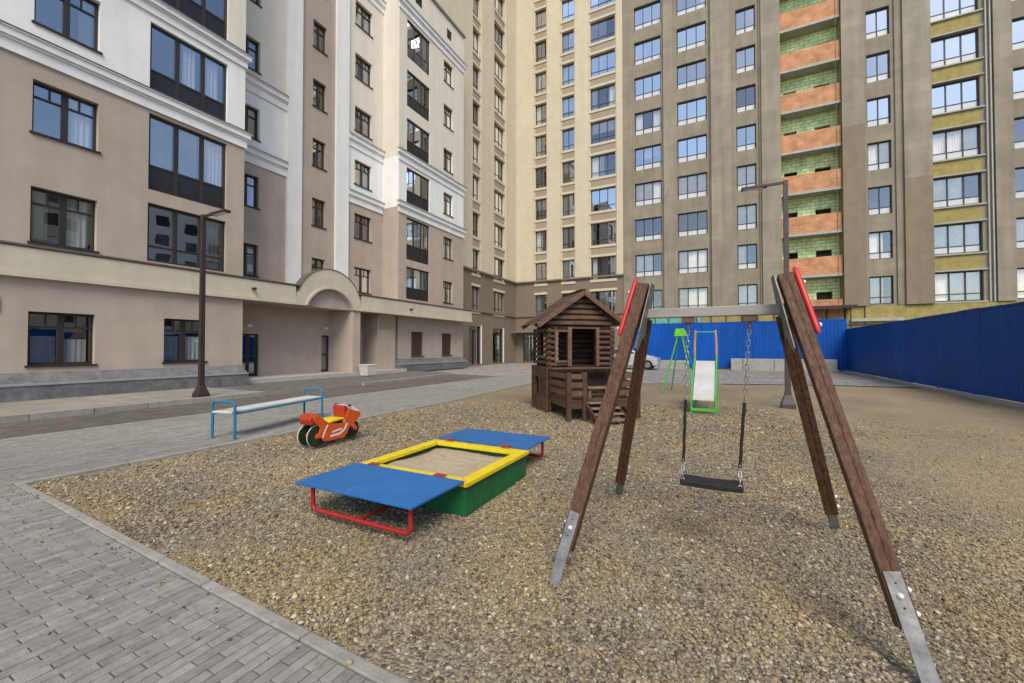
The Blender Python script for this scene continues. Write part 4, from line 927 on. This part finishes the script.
lamp('street_lamp', 'dark grey square street lamp behind the wooden swing frame', (1.42, 12.67, -.03), 5.84, -1.0, lampg)

# ------------------------------------------------------------------ fences
def sheet_fence(name, label, a, b, h, m, out, dp=.018):
    a = Vector((*a, 0)); b = Vector((*b, 0)); T = thing(name, label, 'fence', a, 0, None, True); T['_o'] = list(a)
    d = (b - a); L = d.length; d.normalize(); n = Vector((d.y, -d.x, 0)) * out; s = MB(); pts = []
    u = 0; seq = [(0, 0), (.11, 0), (.13, dp), (.17, dp), (.19, 0)]
    while u < L:
        for du, dn in seq: pts.append((u + du, dn))
        u += .2
    i0 = 0; per = 30; rr = random.Random(11)
    while i0 < len(pts) - 1:
        seg = pts[i0:i0 + per + 4]; s = MB(); dz = rr.uniform(-.018, .012); dn = rr.uniform(0, .006); tw = rr.uniform(-.008, .008)
        for a_, ((u0, n0), (u1, n1)) in enumerate(zip(seg, seg[1:])):
            if u1 - u0 < 1e-6: continue
            p, q = a + d * u0 + n * (n0 + dn), a + d * u1 + n * (n1 + dn); w0, w1 = tw * a_ / per, tw * (a_ + 1) / per
            s.quad((p.x, p.y, .06), (q.x, q.y, .06), (q.x, q.y, h + dz + w1), (p.x, p.y, h + dz + w0))
        s.build('sheet_panel', m, T); i0 += per
    k = int(L / 2.5)
    for i in range(k + 1):
        p = a + d * (L * i / k) - n * .06; q = MB(); q.box(p.x - .04, p.x + .04, p.y - .04, p.y + .04, -.1, h - .05); q.build('post', m, T)
    q = MB()
    for z in (.5, h - .4): p0, p1 = a - n * .03, b - n * .03; q.beam((p0.x, p0.y, z), (p1.x, p1.y, z), .03, .05)
    q.build('rail', m, T)
    q = MB(); q.beam((a.x, a.y, h - .06), (b.x, b.y, h - .06), .05, .03); q.build('top_strip', m, T)
    return T
sheet_fence('metal_fence', 'blue corrugated metal fence running across below the grey tower', (-6.4, 33.6), (6.9, 33.6), 3.38, fencem, 1)
sheet_fence('metal_fence', 'dark blue corrugated metal fence running along the edge of the gravel yard', (6.95, 33.6), (6.95, -2), 2.72, fencem2, 1, .007)
k = MB(); random.seed(3)
for i in range(14): k.box(6.7, 6.9, 12 + i * 1.6 + .01, 13.6 + i * 1.6 - .01, -.1, .06 + random.uniform(-.02, .02))
struct('kerb', k, concrete, bevel=.01)
blocks = [(.39, 1.15, 'short pale concrete block under the blue fence, right beside the gap in the row'), (1.18, 3.1, 'long pale concrete block under the blue fence, between short block and lamp post'), (3.13, 5.2, 'long pale concrete block under the blue fence, just behind the wooden swing legs'), (5.23, 6.75, 'pale concrete block in the corner where the two blue fences meet'), (-4.7, -2.5, 'low concrete block between the silver car and the gap in front of the blue fence'), (-6.9, -4.73, 'low concrete block directly behind the silver car')]
for i, (a, b_, lab) in enumerate(blocks):
    q = MB(); h = .76 if a > 0 else .58; q.box(a * .94, b_ * .94, 32.9, 33.4, -.05, h); o = q.build('concrete_block', concrete, bevel=.02); tag(o, lab, 'concrete block', 'concrete blocks along the blue fence')

# ------------------------------------------------------------------ bin
T = thing('litter_bin', 'squat white concrete bin beside the pillar of the arched entrance', 'bin', (-16.3, 15.62, .1))
b = MB(); r = [(-.02, .26), (.1, .28), (.45, .31), (.52, .33), (.56, .33), (.56, .27), (.4, .24)]
n = 4; b.add([(sx * q, sy * q, z) for z, q in r for sx, sy in ((-1, -1), (1, -1), (1, 1), (-1, 1))], [(k * 4 + i, k * 4 + (i + 1) % 4, k * 4 + 4 + (i + 1) % 4, k * 4 + 4 + i) for k in range(len(r) - 1) for i in range(4)] + [(24, 25, 26, 27)])
b.build('body', binm, T, bevel=.02)
b = MB(); b.box(-.36, .36, -.36, .36, -.0, .04); b.build('foot', concrete, T)

# ------------------------------------------------------------------ car
CR = thing('parked_car', 'silver hatchback parked in front of the blue fence, seen between playhouse and swing leg', 'car', (-6.2, 30.8, 0))
prof = [(-2.1, .35), (-2.12, .75), (-2.0, 1.0), (-1.75, 1.12), (-1.4, 1.4), (-.6, 1.5), (.2, 1.46), (.85, 1.12), (1.2, 1.02), (1.8, .88), (2.08, .7), (2.12, .4), (2.05, .28), (1.75, .25), (1.72, .42), (1.6, .58), (1.4, .64), (1.2, .58), (1.08, .42), (1.05, .25), (-.95, .25), (-.98, .42), (-1.1, .58), (-1.3, .64), (-1.5, .58), (-1.62, .42), (-1.65, .25), (-2.0, .28)]
def carw(z): return .84 if z < 1.0 else .84 - (z - 1.0) * .42
b = MB(); b.prism(prof, lambda x, z: (x, -carw(z), z), lambda x, z: (x, carw(z), z)); b.build('body', carp, CR, bevel=.05, seg=3)
for s_ in (-1, 1):
    g = MB()
    for poly in ([(-1.6, 1.1), (-1.32, 1.36), (-.62, 1.43), (-.62, 1.08)], [(-.55, 1.08), (-.55, 1.43), (.12, 1.4), (.6, 1.1)]):
        g.prism(poly, lambda x, z: (x, s_ * (carw(z) + .004), z), lambda x, z: (x, s_ * (carw(z) - .02), z))
    g.build('side_window', carg, CR)
    for cx in (-1.3, 1.4):
        w_ = MB(); w_.tube([(cx, s_ * .62, .31), (cx, s_ * .83, .31)], .31, 24); wh = w_.build('wheel', rubber, CR, bevel=.02)
        w_ = MB(); w_.tube([(cx, s_ * .825, .31), (cx, s_ * .845, .31)], [.2, .17], 20); w_.build('rim', galv, wh)
    l = MB(); l.prism([(1.85, .66), (2.05, .66), (1.98, .78), (1.8, .82)], lambda x, z: (x + .03, s_ * .56, z), lambda x, z: (x + .03, s_ * .845, z)); l.build('headlight', mat('headlamp', (.5, .52, .55), .15, spec=.8), CR, bevel=.01)
    l = MB(); l.box(.55, .75, s_ * .8, s_ * 1.0, 1.02, 1.14); l.build('mirror', carp, CR, bevel=.03)
g = MB(); g.add([(.24, -.62, 1.45), (.24, .62, 1.45), (.84, .78, 1.13), (.84, -.78, 1.13), (.27, -.62, 1.46), (.27, .62, 1.46), (.88, .78, 1.13), (.88, -.78, 1.13)], [(0, 1, 2, 3), (4, 7, 6, 5), (0, 4, 5, 1), (2, 6, 7, 3), (1, 5, 6, 2), (0, 3, 7, 4)]); g.build('windscreen', carg, CR)

# ------------------------------------------------------------------ light, sky, camera
EL, AZ = R(48), R(150)            # sun from behind the camera on the right, veiled
sd = bpy.data.lights.new('sun', 'SUN'); sd.energy = 2.0; sd.angle = R(30); sd.color = (1, .895, .735)
so = bpy.data.objects.new('sun', sd); COL.objects.link(so)
dirv = Vector((math.sin(AZ) * math.cos(EL), math.cos(AZ) * math.cos(EL), math.sin(EL)))
so.rotation_euler = dirv.to_track_quat('Z', 'Y').to_euler(); so.location = dirv * 60
Wd_ = bpy.data.worlds.new('World'); S.world = Wd_; Wd_.use_nodes = True; nt = Wd_.node_tree; L = nt.links.new
bg = nt.nodes['Background']; sky = _n(nt, 'ShaderNodeTexSky'); sky.sky_type = 'NISHITA'; sky.sun_disc = False; sky.sun_elevation = EL; sky.sun_rotation = AZ; sky.dust_density = .7; sky.air_density = 1.0
tc = _n(nt, 'ShaderNodeTexCoord'); mp = _n(nt, 'ShaderNodeMapping'); mp.inputs['Scale'].default_value = (1, 1, 2.5); mp.inputs['Location'].default_value = (3.1, 1.7, .4); L(tc.outputs['Generated'], mp.inputs['Vector'])
ns = _n(nt, 'ShaderNodeTexNoise'); ns.inputs['Scale'].default_value = 2.2; ns.inputs['Detail'].default_value = 8; ns.inputs['Roughness'].default_value = .6; L(mp.outputs[0], ns.inputs['Vector'])
mr = _n(nt, 'ShaderNodeMapRange'); mr.inputs['From Min'].default_value = .52; mr.inputs['From Max'].default_value = .85; L(ns.outputs['Fac'], mr.inputs['Value'])
mx = _n(nt, 'ShaderNodeMix', data_type='RGBA'); mx.inputs['B'].default_value = (4.3, 4.35, 4.4, 1); L(mr.outputs['Result'], mx.inputs['Factor']); L(sky.outputs['Color'], mx.inputs['A'])
L(mx.outputs['Result'], bg.inputs['Color']); bg.inputs['Strength'].default_value = .125

cd = bpy.data.cameras.new('camera'); co = bpy.data.objects.new('camera', cd); COL.objects.link(co); S.camera = co
cd.sensor_width = 36; cd.lens = 36 * 416 / 1024; cd.clip_start = .05; cd.clip_end = 2000; cd.shift_y = -.8 / 1024
co.location = (0, 0, 1.5); co.rotation_euler = (R(91), 0, R(27.1))
vs = S.view_settings; vs.view_transform = 'Standard'; vs.look = 'None'; vs.exposure = .76; vs.gamma = 1
for o in bpy.data.objects:
    if '_o' in o: del o['_o']
S.cycles.max_bounces = 8; S.cycles.transparent_max_bounces = 12
